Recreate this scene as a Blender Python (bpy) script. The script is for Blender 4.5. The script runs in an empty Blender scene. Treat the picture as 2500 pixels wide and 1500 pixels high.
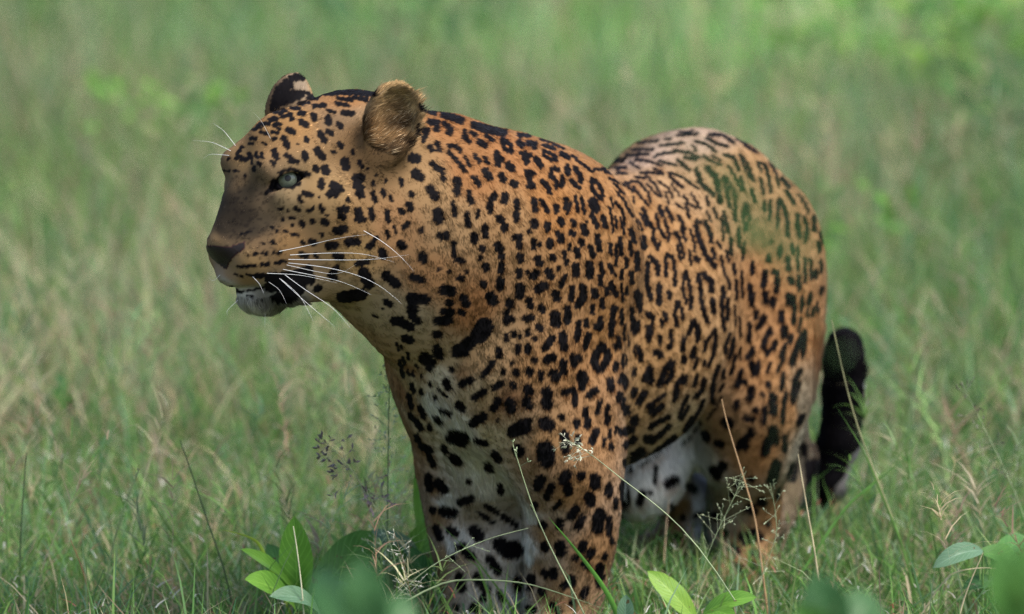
import bpy, bmesh, math, random
import numpy as np
from mathutils import Vector, Matrix
from mathutils.bvhtree import BVHTree

rng = np.random.default_rng(7)
random.seed(7)
scene = bpy.context.scene
COL = scene.collection

# ------------------------------------------------------------------ camera, sky, sun, exposure
PITCH = math.radians(9.5)
CAM = np.array([0.0, -10.0, 2.14])
FPX = 18000.0                       # focal length in photograph pixels (2500 wide)
cam_data = bpy.data.cameras.new('camera')
cam_data.sensor_width = 36.0
cam_data.lens = 36.0 * FPX / 2500.0
cam_data.clip_start = 0.1
cam_data.clip_end = 3000.0
cam_data.dof.use_dof = True
cam_data.dof.focus_distance = 9.84
cam_data.dof.aperture_fstop = 3.0
cam_data.dof.aperture_blades = 9
cam = bpy.data.objects.new('camera', cam_data)
COL.objects.link(cam)
cam.location = CAM
cam.rotation_euler = (math.pi / 2 - PITCH, 0, 0)
scene.camera = cam

world = bpy.data.worlds.new('World')
scene.world = world
world.use_nodes = True
wn = world.node_tree.nodes
wl = world.node_tree.links
SUN_EL, SUN_ROT = math.radians(58), math.radians(118)
sky = wn.new('ShaderNodeTexSky')
sky.sky_type = 'NISHITA'
sky.sun_disc = False
sky.sun_elevation = SUN_EL
sky.sun_rotation = SUN_ROT
sky.air_density = 1.0
sky.dust_density = 3.0
bg = wn['Background']
wl.new(sky.outputs[0], bg.inputs['Color'])
bg.inputs['Strength'].default_value = 0.10

sun_data = bpy.data.lights.new('sun', 'SUN')
sun_data.energy = 1.9
sun_data.angle = math.radians(24)
sun_data.color = (1.0, 0.95, 0.88)
sun = bpy.data.objects.new('sun', sun_data)
COL.objects.link(sun)
sd = Vector((math.sin(SUN_ROT) * math.cos(SUN_EL), math.cos(SUN_ROT) * math.cos(SUN_EL), math.sin(SUN_EL)))
sun.rotation_euler = sd.to_track_quat('Z', 'Y').to_euler()

scene.view_settings.view_transform = 'Standard'
scene.view_settings.look = 'None'
scene.view_settings.gamma = 1.0
scene.view_settings.use_curve_mapping = False
scene.view_settings.exposure = 1.5
scene.cycles.max_bounces = 6
scene.cycles.diffuse_bounces = 3
scene.cycles.glossy_bounces = 2
scene.cycles.transmission_bounces = 4
scene.cycles.transparent_max_bounces = 8
scene.cycles.use_denoising = True
scene.cycles.denoiser = 'OPENIMAGEDENOISE'
scene.cycles.denoising_prefilter = 'NONE'
scene.cycles.denoising_input_passes = 'RGB_ALBEDO_NORMAL'

# ------------------------------------------------------------------ helpers
FWD = np.array([0, math.cos(PITCH), -math.sin(PITCH)])
UPV = np.array([0, math.sin(PITCH), math.cos(PITCH)])
RGT = np.array([1.0, 0, 0])

def P(px, py, Y):
    """point of the plane y = Y seen at pixel (px, py) of the photograph"""
    d = FWD + RGT * ((px - 1250) / FPX) + UPV * ((750 - py) / FPX)
    return CAM + d * ((Y - CAM[1]) / d[1])

def G(px, py, z=0.0):
    """point of the level z seen at pixel (px, py)"""
    d = FWD + RGT * ((px - 1250) / FPX) + UPV * ((750 - py) / FPX)
    return CAM + d * ((z - CAM[2]) / d[2])

def proj(p):
    q = np.asarray(p) - CAM
    dep = q @ FWD
    return np.stack([1250 + FPX * (q @ RGT) / dep, 750 - FPX * (q @ UPV) / dep], -1)

def nrm(v):
    v = np.asarray(v, float)
    return v / (np.linalg.norm(v, axis=-1, keepdims=True) + 1e-12)

def tag(o, label=None, cat=None, group=None, kind=None):
    if label: o['label'] = label
    if cat: o['category'] = cat
    if group: o['group'] = group
    if kind: o['kind'] = kind
    return o

def link(name, data, parent=None, mat=None):
    o = bpy.data.objects.new(name, data)
    COL.objects.link(o)
    if parent is not None:
        o.parent = parent
    if mat is not None:
        data.materials.append(mat)
    return o

def empty(name, loc):
    o = bpy.data.objects.new(name, None)
    COL.objects.link(o)
    o.location = loc
    o.empty_display_size = 0.05
    return o

def mesh_np(name, V, F, smooth=True):
    """mesh from numpy arrays; F is (n,3) or (n,4)"""
    me = bpy.data.meshes.new(name)
    V = np.asarray(V, np.float32); F = np.asarray(F, np.int32)
    k = F.shape[1]
    me.vertices.add(len(V)); me.vertices.foreach_set('co', V.ravel())
    me.loops.add(F.size); me.loops.foreach_set('vertex_index', F.ravel())
    me.polygons.add(len(F))
    me.polygons.foreach_set('loop_start', np.arange(0, F.size, k, dtype=np.int32))
    me.polygons.foreach_set('use_smooth', np.full(len(F), smooth))
    me.update(calc_edges=True)
    return me

def set_color(me, name, C):
    C = np.asarray(C, np.float32)
    if C.shape[1] == 3:
        C = np.concatenate([C, np.ones((len(C), 1), np.float32)], 1)
    a = me.attributes.new(name, 'FLOAT_COLOR', 'POINT')
    a.data.foreach_set('color', C.ravel())

def new_mat(name):
    m = bpy.data.materials.new(name)
    m.use_nodes = True
    nt = m.node_tree
    return m, nt, nt.nodes, nt.links, nt.nodes['Principled BSDF']

def vnoise(p, scale, seed=0, octaves=2):
    """cheap smooth noise from sums of sines, about -1..1"""
    r = np.random.default_rng(1000 + seed)
    p = np.asarray(p, float)
    out = np.zeros(len(p)); amp = 1.0; tot = 0
    for o in range(octaves):
        for k in range(5):
            w = r.normal(size=p.shape[1]) ; w = w / np.linalg.norm(w) * scale * (2 ** o) * r.uniform(.6, 1.4)
            out += amp * np.sin(p @ w + r.uniform(0, 6.28)) * .45
        tot += amp; amp *= .5
    return out / tot
# ------------------------------------------------------------------ leopard: one continuous body surface
TH = math.radians(60)
BK = np.array([math.cos(TH), math.sin(TH), 0.0])     # along the spine, shoulder -> rump
LT = np.array([math.sin(TH), -math.cos(TH), 0.0])    # the animal's left side (towards the viewer's right)
O_SH = P(1262, 750, 0.0); O_SH[2] = 0.0

def B(s, t, z):
    return O_SH + BK * s + LT * t + np.array([0, 0, z])

HYAW = math.radians(37)
HF = np.array([-math.cos(HYAW), -math.sin(HYAW), 0.0])
HL = np.array([math.sin(HYAW), -math.cos(HYAW), 0.0])
HU = np.array([0, 0, 1.0])
H0 = P(830, 470, -0.17)

def H(px, py, l):
    """point of the head at lateral offset l that is seen at the pixel"""
    d = FWD + RGT * ((px - 1250) / FPX) + UPV * ((750 - py) / FPX)
    t = (H0 + HL * l - CAM) @ HL / (d @ HL)
    return CAM + d * t

def axis(*parts):
    a = np.concatenate(parts); return a

def build_grid():
    def seg(lo, hi, st): return np.arange(lo, hi, st)
    hx1 = H0[0] + 0.10
    gx = axis(seg(-0.46, hx1, .0025), seg(hx1, 0.52, .005))
    gy = axis(seg(-0.40, -0.04, .0025), seg(-0.04, 0.80, .005))
    gz = axis(seg(-0.02, 0.43, .005), seg(0.43, 0.84, .0025))
    return gx, gy, gz

gx, gy, gz = build_grid()
D = np.full((len(gx), len(gy), len(gz)), 0.25, np.float32)

def sub(c0, c1, m):
    lo = np.minimum(c0, c1) - m; hi = np.maximum(c0, c1) + m
    sl = []
    for g, a, b in zip((gx, gy, gz), lo, hi):
        i = np.searchsorted(g, a); j = np.searchsorted(g, b)
        sl.append(slice(max(i, 0), max(j, 0)))
    sl = tuple(sl)
    X = gx[sl[0]][:, None, None]; Y = gy[sl[1]][None, :, None]; Z = gz[sl[2]][None, None, :]
    return sl, X, Y, Z

def smin(a, b, k):
    h = np.maximum(k - np.abs(a - b), 0) / k
    return np.minimum(a, b) - h * h * k * .25

def smax(a, b, k):
    return -smin(-a, -b, k)

def put(sl, d, k, mode='add'):
    if mode == 'add':
        D[sl] = smin(D[sl], d, k)
    else:
        D[sl] = smax(D[sl], -d, k)

def cone(p0, r0, p1, r1, k=.03, mode='add'):
    p0 = np.asarray(p0); p1 = np.asarray(p1)
    sl, X, Y, Z = sub(p0, p1, max(r0, r1) + k + .02)
    v = p1 - p0; L2 = max(v @ v, 1e-9)
    ax = X - p0[0]; ay = Y - p0[1]; az = Z - p0[2]
    t = np.clip((ax * v[0] + ay * v[1] + az * v[2]) / L2, 0, 1)
    d = np.sqrt((ax - t * v[0]) ** 2 + (ay - t * v[1]) ** 2 + (az - t * v[2]) ** 2) - (r0 + (r1 - r0) * t)
    put(sl, d, k, mode)

def chain(pts, k=.03):
    for (a, ra), (b, rb) in zip(pts[:-1], pts[1:]):
        cone(a, ra, b, rb, k)

def ell(c, axes, radii, k=.03, mode='add'):
    c = np.asarray(c); A = np.array([nrm(a) for a in axes]); r = np.asarray(radii, float)
    R = max(r) + k + .02
    sl, X, Y, Z = sub(c, c, R)
    ax = X - c[0]; ay = Y - c[1]; az = Z - c[2]
    q = [(ax * A[i][0] + ay * A[i][1] + az * A[i][2]) for i in range(3)]
    k0 = np.sqrt(sum((q[i] / r[i]) ** 2 for i in range(3)))
    k1 = np.sqrt(sum((q[i] / r[i] ** 2) ** 2 for i in range(3))) + 1e-6
    put(sl, k0 * (k0 - 1) / k1, k, mode)

PXM = 1 / 1800.0      # metres per photograph pixel at the leopard

# --- torso: a loft of ovals along the spine (s, top z, bottom z, half width)
SEC = np.array([
    (-0.19, .50, .42, .035), (-0.16, .545, .375, .075), (-0.10, .605, .335, .098), (-.03, .634, .295, .108), (.05, .643, .248, .114),
    (.13, .635, .222, .124), (.22, .622, .202, .144), (.31, .618, .212, .152), (.40, .632, .262, .138),
    (.48, .650, .320, .118), (.54, .648, .350, .104), (.60, .612, .385, .084), (.665, .555, .44, .04)])
def torso():
    c0 = B(-.22, 0, .2); c1 = B(.69, 0, .7)
    sl, X, Y, Z = sub(c0, c1, .22)
    S = (X - O_SH[0]) * BK[0] + (Y - O_SH[1]) * BK[1]
    T = (X - O_SH[0]) * LT[0] + (Y - O_SH[1]) * LT[1]
    s = np.clip(S, SEC[0, 0], SEC[-1, 0])
    def cub(col):
        # smooth interpolation through the stations
        xs = np.linspace(SEC[0, 0], SEC[-1, 0], 400)
        v = np.interp(xs, SEC[:, 0], SEC[:, col])
        ker = np.ones(17) / 17.
        v2 = np.convolve(np.pad(v, 8, mode='edge'), ker, 'valid')
        return np.interp(s, xs, v2)
    top, bot, w = cub(1), cub(2), cub(3)
    cz = bot * .46 + top * .54; h = (top - bot) / 2
    zz = Z - cz
    hh = np.where(zz > 0, top - cz, cz - bot)
    # narrower towards the back line, fuller low down
    wz = w * (1 - .16 * np.clip(zz / hh, -1, 1))
    k0 = np.sqrt((T / wz) ** 2 + (zz / hh) ** 2 + 1e-9)
    m = np.sqrt((T / wz ** 2) ** 2 + (zz / hh ** 2) ** 2 + 1e-9)
    d = k0 * (k0 - 1) / m
    d = np.where(np.abs(S - s) > 0, np.sqrt(np.maximum(d, 0) ** 2 + (S - s) ** 2), d)
    put(sl, d.astype(np.float32), .03)
torso()

# --- shoulders and forelegs
UP = np.array([0, 0, 1.0])
for sg in (1, -1):
    tilt = nrm(UP * 1.0 + BK * .28)
    ell(B(-.005, sg * .066, .465), (BK * 1.0 - UP * .28, LT, tilt), (.100, .054, .180), k=.055)
    ell(B(-.085, sg * .068, .43), (BK, LT, UP), (.075, .062, .11), k=.05)
    ell(B(.03, sg * .080, .36), (BK + UP * .3, LT, UP), (.082, .052, .11), k=.04)
# near (left) foreleg
chain([(P(1395, 1010, -.06), .058), (P(1395, 1150, -.065), .055), (P(1395, 1250, -.06), .053), (P(1388, 1350, -.055), .048),
       (P(1375, 1480, -.055), .041), (P(1368, 1545, -.06), .040)], k=.05)
ell(P(1355, 1560, -.09), (BK, LT, UP), (.068, .048, .032), k=.025)
cone(P(1455, 1090, -.02), .035, P(1462, 1180, -.02), .022, k=.04)       # point of the elbow
# far (right) foreleg
chain([(P(1140, 1010, .03), .062), (P(1150, 1150, .03), .059), (P(1160, 1250, .03), .055), (P(1170, 1350, .025), .049),
       (P(1180, 1480, .02), .044), (P(1180, 1545, .02), .042)], k=.05)
ell(P(1165, 1565, -.01), (BK, LT, UP), (.068, .048, .032), k=.025)
# toes of all four paws
def toes(c, fw, sidev):
    for q, off in zip((-1.5, -.5, .5, 1.5), (.030, .045, .045, .030)):
        ell(c + fw * off + sidev * q * .021, (fw, sidev, UP), (.024, .0135, .018), k=.008)

# --- haunches and hind legs
for sg in (1, -1):
    ell(B(.51, sg * .070, .47), (BK, LT, UP), (.115, .064, .15), k=.07)
ell(P(1868, 800, .40), (BK - UP * .25, LT, UP), (.118, .072, .19), k=.05)
ell(P(1850, 960, .36), (BK, LT, UP), (.085, .060, .10), k=.05)
chain([(P(1835, 1000, .34), .062), (P(1825, 1110, .36), .053), (P(1820, 1220, .41), .043), (P(1815, 1300, .42), .038), (P(1815, 1385, .39), .036)], k=.04)
ell(P(1810, 1400, .35), (BK, LT, UP), (.062, .044, .030), k=.025)
ell(B(.52, -.10, .40), (BK - UP * .25, LT, UP), (.11, .066, .17), k=.05)
chain([(P(1690, 970, .46), .070), (P(1570, 1160, .37), .045), (P(1545, 1195, .35), .036)], k=.04)     # far hind leg, knee well forward
chain([(P(1570, 1180, .37), .038), (P(1668, 1215, .46), .032), (P(1664, 1300, .48), .028)], k=.03)
ell(P(1645, 1330, .46), (BK, LT, UP), (.058, .040, .028), k=.025)
chain([(P(1900, 980, .46), .040), (P(1943, 1130, .52), .024), (P(1900, 1270, .46), .024)], k=.03)         # hock of the near hind leg
toes(P(1355, 1560, -.09), -BK, LT); toes(P(1165, 1565, -.01), -BK, LT)
toes(P(1810, 1400, .35), -BK, LT); toes(P(1645, 1330, .46), -BK, LT)

# --- tail
chain([(B(.62, 0, .565), .040), (B(.68, .01, .52), .033), (P(1905, 800, .68), .026), (P(1915, 960, .68), .022), (P(1938, 1120, .66), .020), (P(1980, 1218, .63), .0205),
       (P(2018, 1190, .62), .0225), (P(2046, 1090, .63), .0275), (P(2064, 960, .64), .031), (P(2066, 885, .64), .031), (P(2062, 850, .64), .026)], k=.012)

# --- neck
chain([(P(1300, 606, .02), .143), (P(1170, 586, -.06), .140), (P(1040, 552, -.12), .130), (P(930, 510, -.15), .105)], k=.06)
cone(P(1160, 830, -.08), .100, P(1015, 680, -.15), .080, k=.07)          # throat down to the chest
cone(P(1010, 680, -.15), .080, P(880, 630, -.17), .060, k=.06)
ell(B(-.10, 0, .42), (BK, LT, UP), (.080, .085, .12), k=.06)
cone(P(1165, 900, -.12), .074, P(1345, 1120, -.10), .060, k=.035)      # upper arm of the near leg, standing proud of the breast
cone(P(1090, 900, -.02), .062, P(1135, 1100, .0), .056, k=.05)
cone(P(1120, 1000, -.05), .055, P(1200, 1130, -.02), .045, k=.05)             # breast

# --- skull and face
hx = (HF, HL, HU)
ell(H(850, 372, 0), hx, (.098, .088, .083), k=.04)
cone(H(880, 362, 0), .055, P(1060, 400, -.09), .062, k=.04)
ell(H(715, 385, 0), hx, (.070, .066, .066), k=.03)

def HS(px, py, l, sg):
    q = H(px, py, l)
    return q if sg > 0 else q - HL * (2 * l)

for sg in (1, -1):
    cone(HS(655, 412, .040, sg), .018, HS(735, 395, .056, sg), .018, k=.025)      # brow ridge
    cone(HS(700, 480, .050, sg), .026, HS(800, 490, .066, sg), .036, k=.03)       # cheek bone
    ell(HS(835, 560, .056, sg), hx, (.070, .052, .068), k=.035)                   # cheek
    ell(HS(902, 535, .064, sg), hx, (.044, .048, .088), k=.022)                    # ruff behind the cheek
    cone(HS(700, 690, .030, sg), .030, HS(830, 650, .052, sg), .046, k=.03)       # jaw
    ell(HS(690, 590, .034, sg), hx, (.052, .036, .045), k=.03)
    ell(HS(637, 630, .024, sg), (nrm(HF - HU * .15), HL, HU), (.046, .031, .037), k=.012)     # whisker pad
cone(H(628, 460, 0), .036, H(572, 568, 0), .0275, k=.025)                         # bridge of the nose
cone(H(640, 520, 0), .045, H(620, 600, 0), .042, k=.03)
ell(H(548, 603, 0), (nrm(HF - HU * .3), HL, HU), (.018, .0265, .016), k=.012)     # nose
cone(H(556, 620, 0), .014, H(562, 655, 0), .010, k=.008)
ell(H(572, 668, 0), hx, (.024, .026, .018), k=.012)
ell(H(648, 708, 0), (HF, HL, HU), (.043, .031, .031), k=.010)                      # chin
# eye sockets and lids
EYE = {}
for sg in (1, -1):
    c = HS(701, 438, .050, sg)
    cone(HS(676, 453, .050, sg), .0095, HS(728, 434, .060, sg), .0095, k=.010, mode='cut')
    ec = c - HL * sg * .0030 - HF * .0035
    EYE[sg] = ec
    up = [ec + HF * a + HL * sg * b + HU * z for a, b, z in ((.0165, .001, -.0070), (.012, .0100, .0095), (.005, .0155, .0125), (-.0065, .0160, .0040))]
    dn = [ec + HF * a + HL * sg * b + HU * z for a, b, z in ((.0165, .001, -.0080), (.012, .0100, -.0125), (.005, .0145, -.0140), (-.0065, .0160, .0020))]
    for ch, r in ((up, .0036), (dn, .0030)):
        for a, b in zip(ch[:-1], ch[1:]):
            cone(a, r, b, r, k=.005)
# the almond opening in front of each eyeball
for sg in (1, -1):
    g_ = nrm(HF * .60 + HL * sg * .80 + HU * .04)
    sl_ = nrm(np.cross(HU, g_)) * (-sg)                 # runs from the outer to the inner corner
    w_ = nrm(sl_ - HU * .34); v_ = np.cross(g_, w_)
    if (w_ @ HF) < 0: w_ = -w_
    w_ = nrm(w_ * 1.0 - HU * (.34 if w_[2] > -.1 else 0.))
    v_ = nrm(np.cross(g_, w_))
    ell(EYE[sg] + g_ * .0185, (g_, w_, v_), (.0135, .0165, .0097), k=.003, mode='cut')
# mouth line
for sg in (1, -1):
    m = [H(640, 703, .026), H(700, 693, .040), H(735, 686, .050)]
    if sg < 0:
        m = [q - HL * 2 * ((q - H0) @ HL) for q in m]
    for a, b in zip(m[:-1], m[1:]):
        cone(a, .0018, b, .0018, k=.005, mode='cut')
cone(H(550, 660, 0) + HF * .004, .0018, H(556, 700, 0) + HF * .004, .0018, k=.005, mode='cut')
for sg in (1, -1):
    cone(HS(572, 612, .014, sg) + HF * .012, .003, HS(592, 606, .021, sg) + HF * .004, .003, k=.004, mode='cut')

# ears: thin cupped shells
def ear(c, opn, upv, R, tall, cut, th=.0045):
    o = nrm(opn); u = nrm(upv - (upv @ o) * o); w = np.cross(u, o)
    sl, X, Y, Z = sub(c, c, R * tall + .03)
    ax = X - c[0]; ay = Y - c[1]; az = Z - c[2]
    qo = (ax * o[0] + ay * o[1] + az * o[2]) * 1.75
    qu = (ax * u[0] + ay * u[1] + az * u[2]) / tall
    qw = ax * w[0] + ay * w[1] + az * w[2]
    r = np.sqrt(qo ** 2 + qu ** 2 + qw ** 2)
    d = np.abs(r - R) - th
    d = smax(d, qo - cut, .006)
    put(sl, d, .012)
EAR = {}
ear_o_near = nrm(HF * .45 + HL * .88 + HU * .12)
ear_u_near = nrm(HU * 1.0 + HL * .26 - HF * .16)
EAR[1] = H(953, 296, .098)
ear(EAR[1] + ear_o_near * .012, ear_o_near, ear_u_near, .034, 1.42, .002)
ear_o_far = nrm(np.array([-.62, .76, .12]))
ear_u_far = nrm(HU * 1.0 - HL * .10 - HF * .16)
EAR[-1] = H(714, 266, -.078)
ear(EAR[-1] + ear_o_far * .012, ear_o_far, ear_u_far, .034, 1.24, .002)
cone(H(940, 372, .080), .030, H(900, 400, .07), .035, k=.02)
cone(H(745, 285, -.070), .026, H(790, 320, -.06), .035, k=.02)

# ------------------------------------------------------------------ surface nets
def surface_nets(D, gx, gy, gz):
    S = D < 0
    n = [S.shape[i] - 1 for i in range(3)]
    cnt = np.zeros(n, np.int8)
    for i in (0, 1):
        for j in (0, 1):
            for k in (0, 1):
                cnt += S[i:i + n[0], j:j + n[1], k:k + n[2]]
    act = np.argwhere((cnt > 0) & (cnt < 8))
    idx = np.full(n, -1, np.int32)
    idx[tuple(act.T)] = np.arange(len(act))
    ci, cj, ck = act.T
    V = np.zeros((len(act), 3)); W = np.zeros(len(act))
    g = (gx, gy, gz)
    cor = {}
    for i in (0, 1):
        for j in (0, 1):
            for k in (0, 1):
                cor[i, j, k] = (D[ci + i, cj + j, ck + k], np.stack([gx[ci + i], gy[cj + j], gz[ck + k]], 1))
    ks = list(cor)
    for a in ks:
        for b in ks:
            if a < b and sum(abs(x - y) for x, y in zip(a, b)) == 1:
                da, pa = cor[a]; db, pb = cor[b]
                m = (da < 0) != (db < 0)
                t = np.where(m, da / np.where(m, da - db, 1), 0)[:, None]
                V += np.where(m[:, None], pa + (pb - pa) * t, 0); W += m
    V /= W[:, None]
    F = []
    for ax in range(3):
        o = [x for x in range(3) if x != ax]
        s0 = [slice(None)] * 3; s1 = [slice(None)] * 3
        s0[ax] = slice(0, -1); s1[ax] = slice(1, None)
        A = S[tuple(s0)]; Bq = S[tuple(s1)]
        e = np.argwhere(A != Bq)
        m = (e[:, o[0]] > 0) & (e[:, o[1]] > 0) & (e[:, o[0]] < n[o[0]]) & (e[:, o[1]] < n[o[1]])
        e = e[m]
        q = []
        for du, dv in ((1, 1), (0, 1), (0, 0), (1, 0)):
            c = e.copy(); c[:, o[0]] -= du; c[:, o[1]] -= dv
            q.append(idx[tuple(c.T)])
        q = np.stack(q, 1)
        ins = A[tuple(e.T)]
        flip = ins if ax != 1 else ~ins
        q[~flip] = q[~flip][:, ::-1]
        F.append(q)
    return V, np.concatenate(F)

BV, BF = surface_nets(D, gx, gy, gz)
del D
# a few rounds of gentle smoothing
def smooth(V, F, it, lam=.5):
    E = np.concatenate([F[:, [0, 1]], F[:, [1, 2]], F[:, [2, 3]], F[:, [3, 0]]])
    for _ in range(it):
        A = np.zeros_like(V); n = np.zeros(len(V))
        for i in range(3):
            A[:, i] = np.bincount(E[:, 0], V[E[:, 1], i], len(V)) + np.bincount(E[:, 1], V[E[:, 0], i], len(V))
        n = np.bincount(E[:, 0], minlength=len(V)) + np.bincount(E[:, 1], minlength=len(V))
        V = V + lam * (A / n[:, None] - V)
    return V
BV = smooth(BV, BF, 2)
print('body verts', len(BV))
# ------------------------------------------------------------------ coat markings: strokes "width x,y x,y ..." in the grid of each patch
# (scale, x0, y0, keep-left, keep-top, keep-right, keep-bottom in photograph pixels)
MARKS = []
MARKS.append((2.283, 450, 150, 0, 0, 1002, 900, """
22 700,195 760,182 850,180|34 770,170 900,170 1060,182|24 690,208 740,202|24 860,208 930,214|25 945,200 1020,215|20 990,183 1060,186|26 850,235 910,245|26 720,250 780,245|22 640,235 690,228|30 885,288 940,290|20 800,275 835,285|26 640,290 665,290
34 720,300 725,320|40 800,320 805,340|34 650,335 680,355|30 590,300 600,320|26 530,290 560,275|22 600,262 640,262|28 480,325 510,320|26 500,355 530,350|20 545,310 580,300|30 860,350 875,365
34 580,385 605,395|22 490,395 520,400|20 380,380 420,370|24 430,395 460,405|24 440,350 470,345|20 410,360 430,350|20 520,375 530,380|28 678,430 682,440|34 755,400 780,440|26 800,390 825,405
30 865,460 875,475|12 635,460 636,462|34 555,430 575,475|20 490,432 510,432|22 370,430 395,430|18 365,460 380,455|16 440,455 455,465|20 315,485 325,480|34 500,500 515,540|24 490,560 500,575
40 740,495 770,535|36 668,515 675,540|22 825,505 840,510|22 935,500 940,515|30 570,525 595,540|24 590,560 630,560|26 360,515 370,535|26 320,545 350,545|24 290,540 310,530|22 295,510 310,500
22 400,515 405,535|20 430,515 435,535|22 415,570 420,575|24 385,595 390,605|14 375,560 380,570|16 240,545 250,540|12 210,610 255,610|14 270,610 300,615|14 335,635 345,640
36 730,595 735,605|46 785,600 788,612|50 895,560 900,585|24 975,560 990,590|14 1020,600 1022,602|16 1068,632 1070,636|36 762,670 764,700|44 830,690 840,740|40 850,700 870,715|40 810,745 825,730
50 960,655 985,650|44 960,690 980,700|44 975,735 985,745|24 1050,675 1055,690|28 1050,735 1065,780|28 1108,725 1112,745|22 1150,755 1155,775|18 1120,665 1125,670|32 670,735 705,745
28 640,760 650,780|26 620,820 635,830|22 690,835 720,820|30 760,810 770,830|26 912,772 914,776|12 752,760 753,762|14 785,855 800,862|40 870,830 900,825|34 870,860 890,870|44 970,835 975,880
30 960,885 1000,880|32 1040,825 1048,875|30 1130,840 1135,890|22 1130,950 1135,980|16 1170,920 1180,960|30 712,890 718,895|40 778,895 785,900|32 655,900 660,910|18 585,870 610,872
18 600,912 606,915|18 545,875 550,885|18 530,825 545,820|16 575,830 580,835|46 850,945 890,935|22 765,965 767,970|24 600,965 630,968|18 560,945 570,950|22 655,1010 665,1015|36 710,1005 725,1010
44 805,1030 840,1025|46 915,1010 960,1005|36 1030,1035 1050,1015|26 1060,990 1075,985|20 485,925 490,930|18 510,945 515,948|26 492,1005 497,1012|16 438,1015 442,1017|14 345,955 370,950|14 315,965 330,962
20 385,1075 405,1075|22 440,1070 460,1073|14 355,1085 358,1086|20 500,1070 540,1065|18 300,1145 400,1140|24 430,1135 470,1130|22 510,1125 560,1115|16 285,1185 290,1187|16 315,1195 320,1197|14 350,1190 380,1195
28 390,1198 520,1190|44 470,1212 600,1190|90 590,1235 665,1195|80 605,1290 640,1255|60 530,1320 590,1320|50 690,1160 705,1220|13 262,1268 320,1284 400,1272 480,1250|40 500,1320 560,1330|26 255,1262 300,1285|60 480,1255 560,1250
36 735,1270 750,1262|60 1000,1180 1030,1240|60 880,1315 990,1300|36 830,1180 850,1150|40 820,1195 835,1205|40 845,1085 870,1090|30 960,1130 1020,1120|44 1100,1060 1110,1085|50 1125,1195 1180,1240
50 1225,1170 1310,1215|30 1120,1340 1150,1355|44 1255,530 1300,545|26 1208,660 1212,690|26 1262,735 1268,742|34 1205,830 1215,840|36 1250,800 1260,820|34 1225,925 1245,905|44 1205,1020 1220,1030
30 1285,360 1290,430|30 650,1075 680,1090|24 730,1080 735,1090|10 480,1325 482,1326|10 520,1340 522,1341|10 430,1335 432,1336|10 400,1355 402,1355|12 350,1310 380,1312
62 505,260 540,165 575,130|60 560,215 610,190|40 600,95 660,85|44 520,240 650,185|20 690,95 705,110|24 655,175 690,178
30 640,632 690,630|24 455,735 500,700|22 480,715 520,665 540,625|20 530,620 590,600 635,615|20 545,695 600,705 640,680|46 505,680 530,690
"""))
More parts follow.
